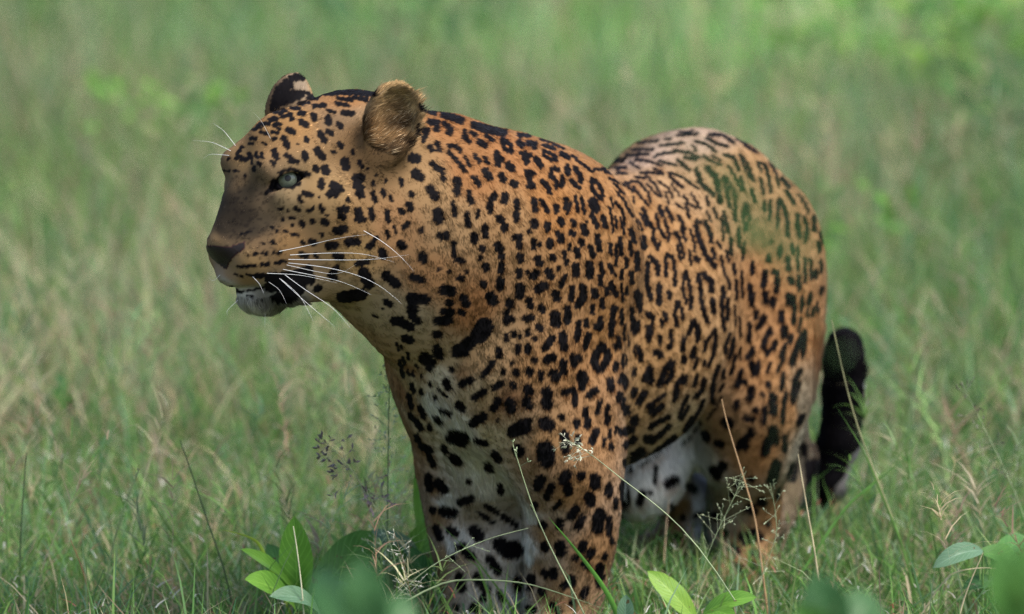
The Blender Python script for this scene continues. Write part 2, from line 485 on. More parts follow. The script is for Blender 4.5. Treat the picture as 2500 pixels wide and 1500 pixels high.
MARKS.append((2.968, 1000, 250, 1000, 0, 1900, 762, """
44 85,28 180,58|40 240,78 380,128|40 460,158 690,216|24 790,236 870,240|30 90,50 180,80|28 240,100 300,115 380,150|28 460,180 540,210 690,235|16 790,245 870,250|18 950,270 1030,285|16 1040,300 1120,340|20 1180,390 1240,440 1320,500|44 150,145 200,150 195,195
34 250,150 290,190 280,220|30 300,190 300,230|40 100,205 130,205 105,260|26 60,160 62,235|28 110,265 100,285|34 200,300 215,345|38 150,325 165,345|32 285,315 340,320 365,350
30 285,365 320,400 360,440 400,500|24 405,400 435,460|36 400,215 395,250 430,285|30 445,220 480,240|40 505,285 545,315|30 555,240 600,275|32 470,385 510,430|30 545,405 565,440
30 665,270 690,340 735,360 735,310 700,285 665,270|42 790,290 815,310|36 860,295 910,300 905,330|44 830,375 850,430|30 810,370 880,385|28 975,310 1045,335|26 1060,420 1030,420 980,390 970,350 1010,365 1060,400
30 1095,370 1150,400|40 630,370 640,450|30 660,400 670,420|50 715,455 740,480|40 915,410 925,420 950,460|50 550,500 580,545|44 665,530 680,560|50 750,585 765,595|36 470,550 505,600|30 460,545 480,545
40 850,505 870,560 880,610|34 880,505 900,520|36 860,610 900,610|34 1075,490 1035,480 1020,530 1040,550|30 1105,540 1110,600 1060,610|26 1060,565 1065,620|34 960,570 1000,610 1015,655
40 1140,470 1150,515|34 1200,480 1240,540 1240,570|30 1170,565 1200,600 1230,620|28 1320,560 1320,620 1350,670 1390,700|26 1320,560 1360,580 1395,640 1400,680|60 1325,720 1345,770
60 20,405 50,410|40 165,445 200,480|34 235,490 245,560|60 40,515 80,545|56 345,570 345,595|50 340,635 345,655|60 150,630 185,680|36 10,660 15,670|36 430,650 440,730|26 450,730 465,720|34 310,730 320,770 330,820
40 5,740 10,770|70 205,805 210,850|40 415,810 425,890|32 495,790 490,830|40 615,670 590,700 575,770|40 585,790 580,740|40 600,680 610,690|50 690,675 685,715|40 775,720 780,770|44 775,810 775,850
40 900,710 910,780|32 955,710 1000,790|38 1063,755 1065,790|34 1135,700 1130,770|26 1165,730 1145,800|24 1200,680 1220,790|24 1245,690 1265,800|50 650,840 665,860|46 690,895 685,920
54 900,870 905,890|34 865,935 870,940|44 1000,885 1000,920|44 1090,855 1105,880|36 1185,860 1195,890|40 1170,940 1185,955|36 1070,945 1075,955|50 1095,975 1095,1000|44 1260,900 1275,950|20 1280,865 1282,866
36 1320,820 1360,900|36 1400,830 1420,900|44 85,930 87,935|36 220,960 222,990|36 270,950 268,985|44 545,905 550,970|48 465,965 470,1005|44 760,980 800,980|40 790,1000 795,1050|36 900,1005 900,1060
30 940,1025 940,1035|46 1015,1010 1018,1040|42 1245,1010 1250,1030|26 1160,1030 1160,1070|40 1360,970 1375,1070|40 1310,1050 1330,1110|40 1210,1070 1220,1115|30 1455,1030 1455,1080
32 320,1020 320,1100 330,1140|40 350,1140 385,1150|46 525,1055 528,1065|36 512,1125 514,1130|56 640,1040 655,1070|44 665,1110 665,1125|50 800,1115 805,1140|54 930,1140 940,1165|46 1035,1120 1038,1130
30 1120,1085 1125,1120|34 1135,1150 1135,1170|60 90,1115 100,1140|48 550,1190 555,1205|44 665,1180 660,1225|44 795,1225 795,1260|30 855,1230 857,1240|50 890,1265 920,1240|54 1005,1230 1020,1260|30 1078,1195 1080,1210
50 1205,1190 1205,1240|52 1305,1175 1305,1260|30 1385,1170 1400,1240|30 1450,1180 1470,1230|30 215,1210 217,1212|30 285,1228 290,1230|30 410,1228 415,1230|44 360,1275 375,1280|30 1130,1255 1110,1290
40 1105,1310 1100,1330|34 1380,1260 1385,1320|36 1460,1310 1470,1360|50 20,1270 90,1290|46 535,1310 540,1325|54 655,1290 655,1340|70 245,1365 300,1370|60 800,1340 800,1400|60 930,1355 975,1330
54 1060,1390 1065,1420|40 1250,1330 1255,1400 1220,1450|36 1180,1340 1170,1430|48 1340,1370 1345,1400|34 1425,1350 1430,1390|60 390,1420 410,1460|46 285,1450 295,1455|70 590,1410 605,1440
50 730,1450 730,1470|50 870,1440 870,1470|30 1390,1430 1395,1480
"""))
MARKS.append((2.968, 900, 650, 0, 700, 1395, 1160, """
56 120,80 220,130|60 255,45 310,80|44 350,100 390,100|40 130,255 155,280|14 95,305 105,308|70 310,230 410,245|70 320,270 320,340|50 320,370 360,400|60 190,400 230,400|60 240,410 300,440|16 30,355 60,370
60 500,400 580,390|50 540,330 600,335|40 665,330 680,340|50 485,495 510,495|110 800,500 840,440|80 700,580 740,550|80 635,620 690,610|54 265,525 300,535|60 490,600 510,650|80 410,670 440,700|40 440,740 445,745|30 600,745 605,755
50 1020,260 1020,290|46 1000,340 1000,400|30 1040,370 1045,390|46 1165,250 1170,290|50 1250,300 1260,320|46 1140,380 1180,375|70 1350,360 1355,410|44 1440,310 1440,350|50 1440,380 1440,400|50 1235,440 1245,455
34 1000,500 1000,540|40 1050,485 1055,500|26 1095,510 1100,520|40 1150,475 1155,490|36 1200,525 1205,530|48 1275,595 1330,525|56 1405,500 1415,590|44 1085,590 1080,620|44 1155,585 1150,620|46 945,610 945,650|44 1200,680 1201,681
56 1295,680 1330,660|50 1410,700 1410,770|70 1345,785 1355,800|36 1035,700 1040,705|36 970,755 975,770|42 1065,760 1068,780|54 1160,760 1170,775|40 1250,770 1250,820|40 820,800 900,700|46 560,835 575,880
50 670,860 740,825|46 770,955 830,910|46 910,880 960,855|46 1045,860 1050,870|18 500,890 570,950|30 480,950 485,965|54 655,1010 675,1030|54 910,1030 935,980|70 1025,990 1030,1035|60 1155,890 1160,910|64 1145,980 1155,1005
70 1290,910 1295,930|74 1290,980 1295,1000|34 520,1045 590,1075|60 755,1140 830,1090|24 935,1115 940,1125|80 1045,1200 1140,1170|60 1080,1160 1150,1130|90 1280,1140 1300,1150|40 1390,1090 1400,1105|40 490,1105 520,1140
90 610,1240 680,1260|40 780,1270 850,1290|110 1280,1330 1290,1400|70 1080,1330 1090,1350|60 1420,1220 1425,1330|36 540,1310 560,1350|56 610,1390 650,1420|50 910,1360 940,1400|50 860,1450 880,1480
20 205,560 215,610|24 250,670 260,710|26 225,690 250,800|20 235,585 245,600|20 280,630 290,680|20 285,760 290,790|22 320,770 322,800|30 310,860 325,910|26 375,900 385,930|34 290,940 310,1020|36 370,1020 400,1090
30 300,1070 310,1100|40 340,1120 380,1180|30 435,1150 445,1180|36 345,1230 360,1270|50 390,1310 440,1340|40 440,1390 470,1440|20 345,720 355,740|20 380,790 385,800|24 440,850 450,870
"""))
MARKS.append((3.71, 1200, 700, 1385, 700, 1600, 1110, """
44 725,10 735,30|60 830,20 830,110 780,170|40 715,80 720,120|60 935,60 940,80|44 1045,40 1055,60|44 1105,20 1130,80|44 1000,120 1005,190|42 912,180 914,240|50 690,210 700,280|50 790,330 775,480|46 855,310 860,355
50 880,440 850,550|50 985,290 985,330|60 950,360 980,370|50 1110,190 1095,290 1080,440|34 1180,220 1180,340|30 1140,200 1100,210|64 1000,540 1050,600 1040,680 980,760 930,700 940,610 1000,540|60 740,640 745,700|50 790,640 800,660
46 645,700 650,780|80 580,800 590,820|90 820,810 825,850|60 820,900 825,920|60 890,990 940,940|60 660,960 740,940|50 755,980 755,1070|56 660,1010 685,1090|50 850,1110 850,1160|46 985,1040 960,1140
34 1060,1080 1030,1170|60 1075,850 1080,930|44 1130,700 1120,750|40 1120,530 1130,560|40 1150,460 1155,550|22 1205,350 1200,490|16 1240,450 1240,530|30 1195,620 1190,720|16 1220,630 1220,720|40 1185,800 1165,870
44 1165,970 1150,1030|40 1215,840 1210,910|30 1200,1010 1180,1080|56 770,1220 775,1260|56 870,1210 870,1270|50 620,1180 635,1195|60 670,1310 670,1440|50 780,1360 780,1420|60 950,1310 910,1410|34 1075,1300 1070,1370
30 1020,1370 1015,1440|40 1060,1180 1040,1240|26 1130,1270 1120,1330|40 1080,1430 1085,1470|60 1320,60 1340,100|40 1345,130 1350,220|40 1420,10 1450,110|36 1270,200 1275,300|56 1290,330 1295,410|34 1330,320 1325,400
50 1420,250 1460,290|50 1420,370 1425,480|30 1460,330 1450,420|44 1320,550 1355,620 1350,670|26 1290,580 1310,620|40 1295,750 1290,800|60 1430,740 1440,860|40 1400,790 1380,850|50 1300,940 1285,985|54 1390,960 1330,1050
60 1215,1100 1225,1140|70 1300,1200 1290,1230|70 1180,1320 1260,1300|60 1220,1440 1290,1380|70 1440,1080 1460,1130|70 1410,1380 1460,1390|30 1225,40 1230,60|20 1190,90 1200,130
"""))
MARKS.append((3.298, 1400, 300, 1478, 0, 1900, 745, """
30 160,380 420,360|26 260,400 420,410|24 270,320 400,310|20 330,290 420,290|30 430,265 600,250|26 470,215 640,215|24 520,160 680,145|26 700,185 880,165|24 740,130 790,135|26 830,105 1000,90|24 860,80 960,70
26 655,275 700,250 800,240|26 690,310 830,345|34 840,300 930,380|26 500,295 600,310 700,345|26 460,320 530,370|26 540,400 720,410|24 640,370 710,400|30 810,225 930,240 1010,280|34 900,280 990,295|24 960,190 990,230
30 985,155 1060,170 1140,230|28 1050,265 1110,310 1180,340|26 1120,270 1180,310|34 1080,125 1150,170 1240,190|30 1100,95 1200,100 1290,160|30 1320,120 1400,190 1470,240|26 1420,150 1470,200|44 990,380 1010,430 1020,480
50 1080,370 1150,440 1170,540|40 1040,500 1130,580|50 1180,590 1180,630|30 770,405 800,460 880,520|26 780,400 880,440 1000,530|24 290,450 420,510|22 330,490 400,570|26 420,480 480,560|22 480,600 490,650|22 350,560 420,640
26 440,480 520,470 600,560 620,640|26 480,520 560,620 600,660|24 500,440 600,440 660,500 710,600|20 590,490 680,590|22 680,470 760,520 800,600|20 740,560 770,660|20 790,500 860,590|24 830,650 870,690|24 890,590 930,650 990,690
26 950,570 1020,690|30 905,650 930,760|30 1070,600 1085,660|24 1075,720 1110,790|26 1130,690 1160,770|24 420,660 480,760|26 340,640 400,720 410,830|20 300,600 320,680|24 290,680 310,780 320,880|24 340,760 350,850|22 380,770 410,900
34 520,790 545,860|34 560,690 600,790 650,870|30 545,740 590,830|36 640,940 680,1010|34 690,970 680,1020|30 640,880 660,980|40 690,680 720,750|30 665,740 690,850 740,930|30 735,780 770,900 765,950|34 750,690 800,790
34 845,750 880,810 890,860|28 870,860 905,950|40 820,890 850,930|24 940,860 970,960 980,1040|50 985,1090 1000,1100|34 990,790 1020,800|44 985,830 1010,930 1060,1050|44 1060,1060 1140,1160|40 1060,800 1110,910 1110,960|36 1120,1020 1140,1090
30 840,990 860,1100|28 860,960 890,1080|26 935,1030 945,1140|44 460,860 490,960|36 455,960 465,1060|50 560,930 570,1000|46 510,1050 515,1180|40 375,930 385,1060|30 345,980 345,1150|30 300,980 305,1060|36 425,1090 430,1160
40 465,1210 470,1290|34 390,1190 385,1260|44 620,1080 680,1140 680,1220|40 600,1130 590,1290 620,1420|50 690,1310 690,1450|34 750,1060 800,1090 820,1200 815,1310|34 745,1080 745,1230|44 770,1370 775,1410|34 905,1200 940,1330 950,1450
30 890,1230 880,1350 910,1450|50 1010,1230 1010,1270|36 1020,1290 1030,1450|50 1050,1220 1110,1280 1110,1350|40 1120,1420 1120,1480|40 1200,1330 1215,1400|30 1190,1410 1190,1480|30 1240,1420 1245,1480|26 1190,1080 1210,1190 1240,1260
28 1250,1270 1260,1340|26 1160,960 1190,1010|30 1230,1030 1250,1110|34 1210,720 1250,880|26 1195,770 1210,940|34 1270,930 1270,1060|34 1210,440 1240,560 1260,670|30 1230,450 1300,570 1310,680|34 1300,700 1305,790
34 1220,260 1290,280 1330,380|26 1250,350 1310,460 1350,550|30 1345,440 1370,540|30 1340,260 1400,330 1450,470|26 1350,290 1390,390 1420,440|34 1380,650 1370,780|30 1400,660 1420,780|40 1390,810 1395,860|36 1330,860 1340,1000
30 1380,960 1360,1100|34 1430,540 1460,640|36 1290,1140 1300,1210|40 1440,1130 1440,1210|44 1420,1310 1430,1440|30 1310,1270 1315,1420|26 1355,1200 1360,1400|50 510,1390 530,1470|40 840,1440 845,1480
24 280,1140 340,1230|34 260,1330 270,1380|34 300,1290 340,1390|24 385,1300 400,1440|30 430,1330 430,1380
"""))
MARKS.append((3.71, 1480, 720, 1598, 735, 1812, 1130, """
46 770,40 765,120|34 650,60 690,150 690,220|40 640,80 620,170 640,280|46 530,170 545,230|36 500,230 505,290|40 585,330 590,420|56 570,470 580,480|40 485,380 490,450|70 450,520 490,550|54 750,350 790,240 830,300 830,410
50 705,390 690,500|54 705,570 705,600|46 800,480 780,570|34 825,570 795,670|44 865,60 890,180 920,250|46 965,50 975,160|36 1050,20 1055,200 1070,320|36 1100,40 1100,230|40 985,320 990,420 970,540 930,640|36 980,330 900,430 890,510
40 880,600 900,640|36 1120,360 1080,470 1080,530|36 1155,400 1140,500 1110,570|40 1170,550 1150,650 1135,720|24 1215,480 1215,580|24 1210,200 1215,370|20 1165,100 1175,280|20 1240,80 1250,200|26 1180,20 1190,60
60 600,610 540,660 480,820|44 600,640 590,740 540,800|44 700,740 640,820 615,950|44 720,740 710,800|40 660,880 620,960|44 820,740 800,820|44 890,770 870,860 810,930|44 1020,650 980,740 960,880 965,980|36 1065,690 1060,760|34 1060,810 1030,870
44 740,920 690,1010 670,1120|40 740,1020 690,1120|44 520,910 420,980 400,1050|60 500,1010 420,1080|44 880,960 850,1040 800,1120|60 790,1120 720,1230|50 560,1110 420,1180 400,1210|50 570,1190 470,1290 360,1330|30 850,1160 800,1240
34 720,1320 690,1350|50 620,1300 480,1400 400,1470|30 760,1300 690,1360|24 1050,900 1000,1010 920,1130
"""))
MARKS.append((3.711, 1750, 320, 1850, 0, 2100, 716, """
30 200,60 300,110 400,230|26 200,80 320,190 410,240|26 420,190 500,250 580,310|30 440,190 550,260|30 370,300 400,360|34 370,290 440,310 470,430 490,560|34 395,440 425,570|30 480,280 540,380 560,500|44 590,430 660,510
30 640,350 710,480|24 660,340 720,420 780,540|40 630,540 680,620 700,660|30 740,580 800,660 830,740|40 430,650 430,720|34 485,630 480,800|44 570,620 610,700 640,830 640,950|34 555,650 550,870|46 735,760 730,860 750,960
40 790,780 820,880 800,1000|44 880,780 880,900|40 920,1010 930,1090|30 930,920 960,1010|40 680,1030 690,1100|30 735,1060 735,1260|54 640,1150 650,1250|50 470,1130 470,1170|50 570,1060 570,1130|34 490,1000 492,1010
30 360,930 340,1000|34 800,1150 800,1370|34 850,1160 855,1340|44 900,1270 890,1330|34 940,1180 950,1280|60 440,1280 420,1400|56 520,1280 550,1290|54 550,1340 540,1450|60 665,1340 680,1370|44 740,1310 745,1430|40 955,1420 940,1470
"""))
MARKS.append((3.709, 1700, 640, 1812, 716, 2100, 1045, """
56 490,210 510,280|44 515,290 505,400|60 625,290 630,360|64 695,340 695,390|70 840,310 840,370|44 880,320 890,430 880,550|60 770,460 765,530|46 545,450 535,510|56 610,500 560,600|70 800,600 795,670|50 670,610 630,680 600,770
54 670,640 672,645|54 715,730 690,790|50 640,810 640,840|44 480,560 485,640 470,720|64 510,790 470,870|60 500,920 530,1010|54 560,920 545,1000|46 860,670 850,730|50 800,760 770,860|40 790,880 730,990|30 680,910 640,1010
44 790,1010 770,1150|50 655,1090 655,1130|50 600,1200 602,1205|60 400,1000 370,1120|50 440,1090 440,1095|40 960,320 955,440|30 945,510 930,640|40 1040,290 1015,380|30 1010,440 1010,500|40 1060,420 1050,500|44 1140,240 1110,320
30 1100,370 1095,450|60 990,640 930,720 880,860 870,930|40 1000,660 970,800 960,850|36 1080,620 1050,690|50 940,990 890,1080 870,1260|36 930,1100 910,1200 880,1280|70 500,1150 480,1230|60 380,1270 350,1320|80 690,1220 700,1360
44 810,1190 790,1330 780,1450|60 540,1340 545,1345|60 620,1330 610,1450|60 450,1420 500,1420|60 960,1400 930,1460
"""))
MARKS.append((3.709, 1700, 640, 1700, 880, 1815, 1045, """
60 400,1000 370,1120|50 440,1090 440,1095|60 380,1270 350,1320|100 270,1450 290,1460
"""))
MARKS.append((3.533, 1000, 1080, 0, 1150, 1530, 1600, """
90 400,0 430,10|56 280,30 330,80|40 380,130 420,170|60 620,0 640,30|50 740,110 770,150|60 100,50 180,110 200,180|60 160,300 170,400|70 240,350 300,410|60 440,520 530,490|80 290,600 370,610|50 200,580 200,600|40 510,340 515,350
50 780,380 790,440|36 600,610 670,660|40 660,550 760,610|40 700,690 740,700|50 810,640 920,720|60 230,740 260,820|70 350,760 390,780|90 560,760 600,810|110 780,880 850,950|120 890,920 920,940|60 420,910 460,900|60 480,950 540,990
50 370,1000 372,1005|70 690,1010 760,1110|70 430,1160 450,1260|80 590,1170 600,1200|70 650,1260 660,1280|70 930,1190 940,1250|50 770,1300 810,1370|80 550,1430 590,1450|60 630,1350 632,1352|50 400,1420 402,1422
60 920,50 950,100|110 1190,60 1180,80|110 1150,140 1170,180|70 1340,30 1350,60|70 1480,120 1490,170|70 1480,290 1482,294|80 1360,280 1330,330|70 1360,380 1370,430|80 1130,320 1110,380|60 1230,380 1190,470|80 1600,310 1600,370
80 1550,470 1560,520|50 1080,540 1080,560|40 1300,520 1250,570|70 1430,580 1390,640|60 1490,650 1450,730|90 1640,620 1620,740|50 1720,650 1720,800|60 1300,680 1290,730|60 1140,710 1160,720|60 1580,20 1580,110|40 1670,20 1670,40
70 1720,200 1710,270|60 1720,380 1720,450|36 1780,490 1775,570|24 1740,30 1760,80|60 1160,890 1170,920|90 1300,900 1310,930|60 1290,960 1292,962|70 1500,880 1490,920|70 1570,950 1550,970|60 1430,1000 1432,1002|60 1510,1050 1530,1080
40 1690,970 1680,1000|70 1640,1080 1640,1170|44 1620,1200 1630,1240|60 1160,1120 1180,1150|70 1240,1120 1240,1150|80 1390,1190 1390,1220|60 1330,1240 1332,1242|70 1050,1170 1050,1200|50 1030,1260 1032,1262|60 1130,1290 1150,1300
60 1520,1270 1500,1330|50 1400,1380 1402,1382|60 1030,1440 1060,1450|60 1240,1410 1242,1412|70 1280,1460 1282,1462|40 1745,840 1750,870
"""))
MARKS.append((3.533, 1480, 1020, 1504, 1040, 2030, 1600, """
80 240,340 300,300|60 170,380 200,440|50 590,170 470,280 420,320|40 420,330 300,400|24 820,50 760,110|30 720,170 660,220|90 1000,80 1030,50|60 850,140 870,180|70 150,580 170,740|60 310,650 290,740|40 380,650 382,652
36 430,430 420,560|80 540,570 590,540|60 720,600 760,620|40 560,760 570,780|50 660,860 662,862|60 960,220 990,230|60 1160,220 1200,250|70 1250,130 1252,132|60 1200,180 1140,260|80 1440,110 1450,200|70 1400,200 1360,300
50 1380,300 1382,302|70 920,450 960,500|80 1000,420 1002,422|60 1120,560 1160,590|50 1250,530 1252,532|80 1470,400 1430,540|50 1420,470 1422,472|50 1090,670 1092,672|80 1340,730 1342,732|80 1230,790 1260,800|60 930,840 960,860
50 1400,920 1402,922|60 1020,1000 1022,1002|110 1200,1040 1280,1020|60 1330,1030 1332,1032|44 1540,170 1540,280|40 1490,620 1480,690|60 950,1170 952,1172|60 600,1030 640,1060|50 560,1110 600,1120|70 1075,1125 1125,1150|64 1270,1165 1290,1180|50 990,1210 1010,1225|60 1100,1280 1150,1300|60 1250,1260 1260,1290|50 1180,1340 1200,1345|40 770,850 820,830|70 1620,430 1600,520|50 1680,40 1650,20|70 1700,260 1720,300
"""))
MARKS.append((1.0, 0, 0, 1980, 0, 2200, 1260, """
124 2060,850 2060,905|96 2052,905 2052,950|112 2048,985 2042,1060|90 2032,1080 2015,1140|60 2000,1165 2006,1230
"""))
# coat colours: x y (photograph pixels) r g b (sRGB of the hair, shade painted in below the lip and in the ear hollow)
COATS = """
560 500 72 62 54|540 560 78 67 58|600 470 90 77 64|590 440 140 112 84|655 500 128 106 84|620 560 84 72 61|640 535 104 88 72|600 530 70 60 52|520 585 178 142 105|575 540 70 60 52|600 400 165 130 90|700 300 190 140 90|650 350 185 140 95|850 240 192 135 88|780 480 190 150 105|850 560 185 140 95
700 600 185 140 95|620 640 190 150 105|640 600 165 130 98|690 480 200 165 125|655 470 150 122 98|552 692 196 188 180|575 706 190 182 174|600 678 190 150 108|560 668 185 150 118|535 650 190 160 140|620 750 222 219 215|592 736 205 201 196|660 757 205 201 196|640 728 150 145 140|680 745 150 145 140|860 620 190 150 100|830 720 205 170 130|920 760 208 178 142
965 560 205 150 105|980 310 150 112 76|940 330 170 130 88|925 245 225 182 130|960 215 235 192 138|1010 250 232 190 138|1012 320 215 175 126|985 350 105 80 56|945 270 205 160 112|905 330 170 130 90|930 370 118 90 62|890 330 150 110 72|690 225 120 100 85|735 205 190 165 145|1100 310 192 130 82|1250 370 198 134 86|1150 420 195 132 84|1050 450 200 155 110|1100 550 200 155 112
1250 550 200 150 105|1050 680 195 140 95|1150 760 185 125 80|1000 780 210 180 145|1350 500 205 140 85|1400 420 205 145 95|1350 700 200 145 98|1300 900 200 145 98|1400 900 200 142 95|1200 850 205 160 118|1150 950 215 185 150|1080 920 225 205 180
1150 880 205 160 118|1190 970 208 168 124|1100 880 210 176 138|1000 900 180 132 94|1015 1000 182 138 98|1080 1250 185 142 106|1090 1350 190 147 110|1060 1000 238 233 226|1120 1050 238 233 226|1160 1130 235 230 222|1200 1180 225 216 205|1200 1050 220 195 160|1350 1080 195 145 100|1450 1050 205 150 105|1400 1200 200 145 98|1330 1300 185 140 98|1290 1350 238 235 232|1294 1250 235 230 225
1450 1350 205 150 105|1370 1450 195 150 110|1060 1200 180 135 100|1150 1250 170 150 130|1120 1350 190 155 125|1220 1400 222 208 195|1240 1450 232 227 222|980 950 170 120 85|1010 1080 185 140 105|1600 550 212 155 104|1700 600 215 160 110
1600 850 210 156 105|1700 850 214 162 112|1750 780 216 165 118|1550 1000 200 155 108|1650 1050 218 185 145|1500 600 210 150 98|1480 800 205 145 92|1550 390 205 175 160|1700 330 210 180 160|1650 450 215 170 130|1850 420 215 165 120|1950 600 212 160 115
1800 450 215 170 125|1880 700 205 145 97|1950 780 215 150 100|1870 900 212 150 100|1930 1000 215 154 104|1850 1100 205 140 90|1800 1050 205 150 105|1880 1250 205 148 100|1780 1250 185 165 145|1830 1330 190 145 105|1720 1200 228 231 238
1720 1280 228 231 238|1600 1160 242 240 238|1640 1150 242 240 238|1540 1220 238 235 230|1580 1190 238 235 230|1665 1240 160 120 80|1650 1330 140 106 74|1640 1300 140 106 74|1810 1395 180 138 100|1790 1400 180 138 100|1955 980 170 152 132|1955 1080 196 184 166|1975 1150 125 116 108|1930 1180 150 130 108|2040 1000 90 88 90|2110 930 215 215 222|2108 990 200 200 208|2050 840 90 88 90
"""
# ------------------------------------------------------------------ coat: markings and colours carried by the skin
MW, MH = 2500, 1660
MARK = np.zeros((MH, MW), np.float32)
def stroke(pts, w):
    r = w / 2
    pts = np.asarray(pts, float)
    x0, y0 = np.floor(pts.min(0) - r - 3).astype(int); x1, y1 = np.ceil(pts.max(0) + r + 4).astype(int)
    x0, y0 = max(x0, 0), max(y0, 0); x1, y1 = min(x1, MW), min(y1, MH)
    if x1 <= x0 or y1 <= y0: return
    X, Y = np.meshgrid(np.arange(x0, x1), np.arange(y0, y1))
    wob = 1.1 * np.sin(X * .43 + Y * .21) + 1.0 * np.sin(Y * .51 - X * .17 + 1.3)
    d = np.full(X.shape, 1e9)
    if len(pts) == 1: pts = np.concatenate([pts, pts + .01])
    for a, b in zip(pts[:-1], pts[1:]):
        v = b - a; L = max(v @ v, 1e-6)
        t = np.clip(((X - a[0]) * v[0] + (Y - a[1]) * v[1]) / L, 0, 1)
        d = np.minimum(d, np.hypot(X - a[0] - t * v[0], Y - a[1] - t * v[1]))
    m = np.clip((r + wob - d) / 2.2 + .5, 0, 1)
    MARK[y0:y1, x0:x1] = np.maximum(MARK[y0:y1, x0:x1], m)
for s, ox, oy, kl, kt, kr, kb, txt in MARKS:
    for item in txt.replace('\n', '|').split('|'):
        item = item.strip()
        if not item: continue
        f = item.split()
        pts = [tuple(float(q) for q in p.split(',')) for p in f[1:]]
        pts = [(ox + x / s, oy + y / s) for x, y in pts]
        c = np.mean(pts, 0)
        if kl <= c[0] < kr and kt <= c[1] < kb:
            stroke(pts, float(f[0]) / s * (1.12 if ox >= 1400 and s < 3.72 and oy < 730 else 1.26 if ox > 460 else 1.16))

# fine dark grizzling where the bridge of the nose runs into the cheek and brow
for _ in range(260):
    gx_, gy_ = rng.uniform(548, 705), rng.uniform(430, 632)
    if gx_ < 552 + (560 - gy_) * .12: continue
    r_ = rng.uniform(4, 8.5)
    y0_, x0_ = int(gy_), int(gx_)
    sl_ = (slice(y0_ - 12, y0_ + 13), slice(x0_ - 12, x0_ + 13))
    YY, XX = np.mgrid[y0_ - 12:y0_ + 13, x0_ - 12:x0_ + 13]
    d_ = np.hypot((XX - gx_) * rng.uniform(.7, 1.2), YY - gy_)
    MARK[sl_] = np.maximum(MARK[sl_], rng.uniform(.35, .62) * np.clip((r_ / 2 + 1 - d_) / 2.5, 0, 1))
# the fur inside a rosette is a shade deeper than the ground colour
def boxblur(A, r):
    for ax in (0, 1):
        n_ = A.shape[ax]
        c = np.concatenate([np.zeros_like(np.take(A, [0], ax)), np.cumsum(A, ax)], ax)
        i = np.arange(n_)
        a = np.clip(i - r, 0, n_); b = np.clip(i + r + 1, 0, n_)
        A = (np.take(c, b, ax) - np.take(c, a, ax)) / (2 * r + 1)
    return A
INNER = np.clip((boxblur(boxblur(MARK.astype(np.float64), 9), 9) - .34) * 3.2, 0, 1)
INNER[:, :1000] = 0
def inner_tone(P_, vis):
    out = np.ones((len(P_), 3))
    q = proj(P_[vis])
    k = INNER[np.clip(q[:, 1], 0, MH - 1).astype(int), np.clip(q[:, 0], 0, MW - 1).astype(int)]
    out[vis] = 1 - k[:, None] * np.array([.30, .40, .46])
    return out

def lin(c):
    c = np.asarray(c, float) / 255.
    g = c.mean(-1, keepdims=True); c = g + (c - g) * .89
    return np.where(c <= .04045, c / 12.92, ((c + .055) / 1.055) ** 2.4)

bvh = BVHTree.FromPolygons(BV.tolist(), BF.tolist())
def vert_normals(V, F):
    n = np.cross(V[F[:, 2]] - V[F[:, 0]], V[F[:, 3]] - V[F[:, 1]])
    N = np.zeros_like(V)
    for k in range(4):
        for i in range(3):
            N[:, i] += np.bincount(F[:, k], n[:, i], len(V))
    return nrm(N)
BN = vert_normals(BV, BF)
CAMV = Vector(CAM)
def visible(pts, tol=.03):
    out = np.zeros(len(pts), bool)
    for i, p in enumerate(pts):
        v = Vector(p) - CAMV
        L = v.length
        h = bvh.ray_cast(CAMV, v / L)
        out[i] = h[0] is not None and h[3] > L - tol
    return out
def hit(px, py):
    d = FWD + RGT * ((px - 1250) / FPX) + UPV * ((750 - py) / FPX)
    h = bvh.ray_cast(CAMV, Vector(nrm(d)))
    return None if h[0] is None else np.array(h[0])

vis_v = visible(BV)

def coat_lin(c):
    v = lin(c); t = np.clip((v.min() - .30) / .4, 0, 1)
    return v * (.415 + .36 * t) * (np.array([.99, 1.0, .89]) * (1 - t) + t)
# colour anchors in space, mirrored to the far side of the trunk and the head
anch, acol = [], []
for item in COATS.replace('\n', '|').split('|'):
    if not item.strip(): continue
    x, y, r, g, b = (float(q) for q in item.split())
    h = hit(x, y)
    if h is None: continue
    anch.append(h); acol.append(coat_lin((r, g, b)))
    head = (h - H0) @ HF > -.06
    if head:
        m = h - 2 * ((h - H0) @ HL) * HL
    else:
        m = h - 2 * ((h - O_SH) @ LT) * LT
    if np.linalg.norm(m - h) > .05:
        anch.append(m); acol.append(coat_lin((r, g, b)))
anch = np.array(anch); acol = np.array(acol)
def base_color(P_):
    out = np.empty((len(P_), 3))
    for i in range(0, len(P_), 20000):
        d2 = ((P_[i:i + 20000, None] - anch[None]) ** 2).sum(-1) + 6e-5
        w = d2 ** -2.2
        out[i:i + 20000] = (w @ acol) / w.sum(1, keepdims=True)
    return out

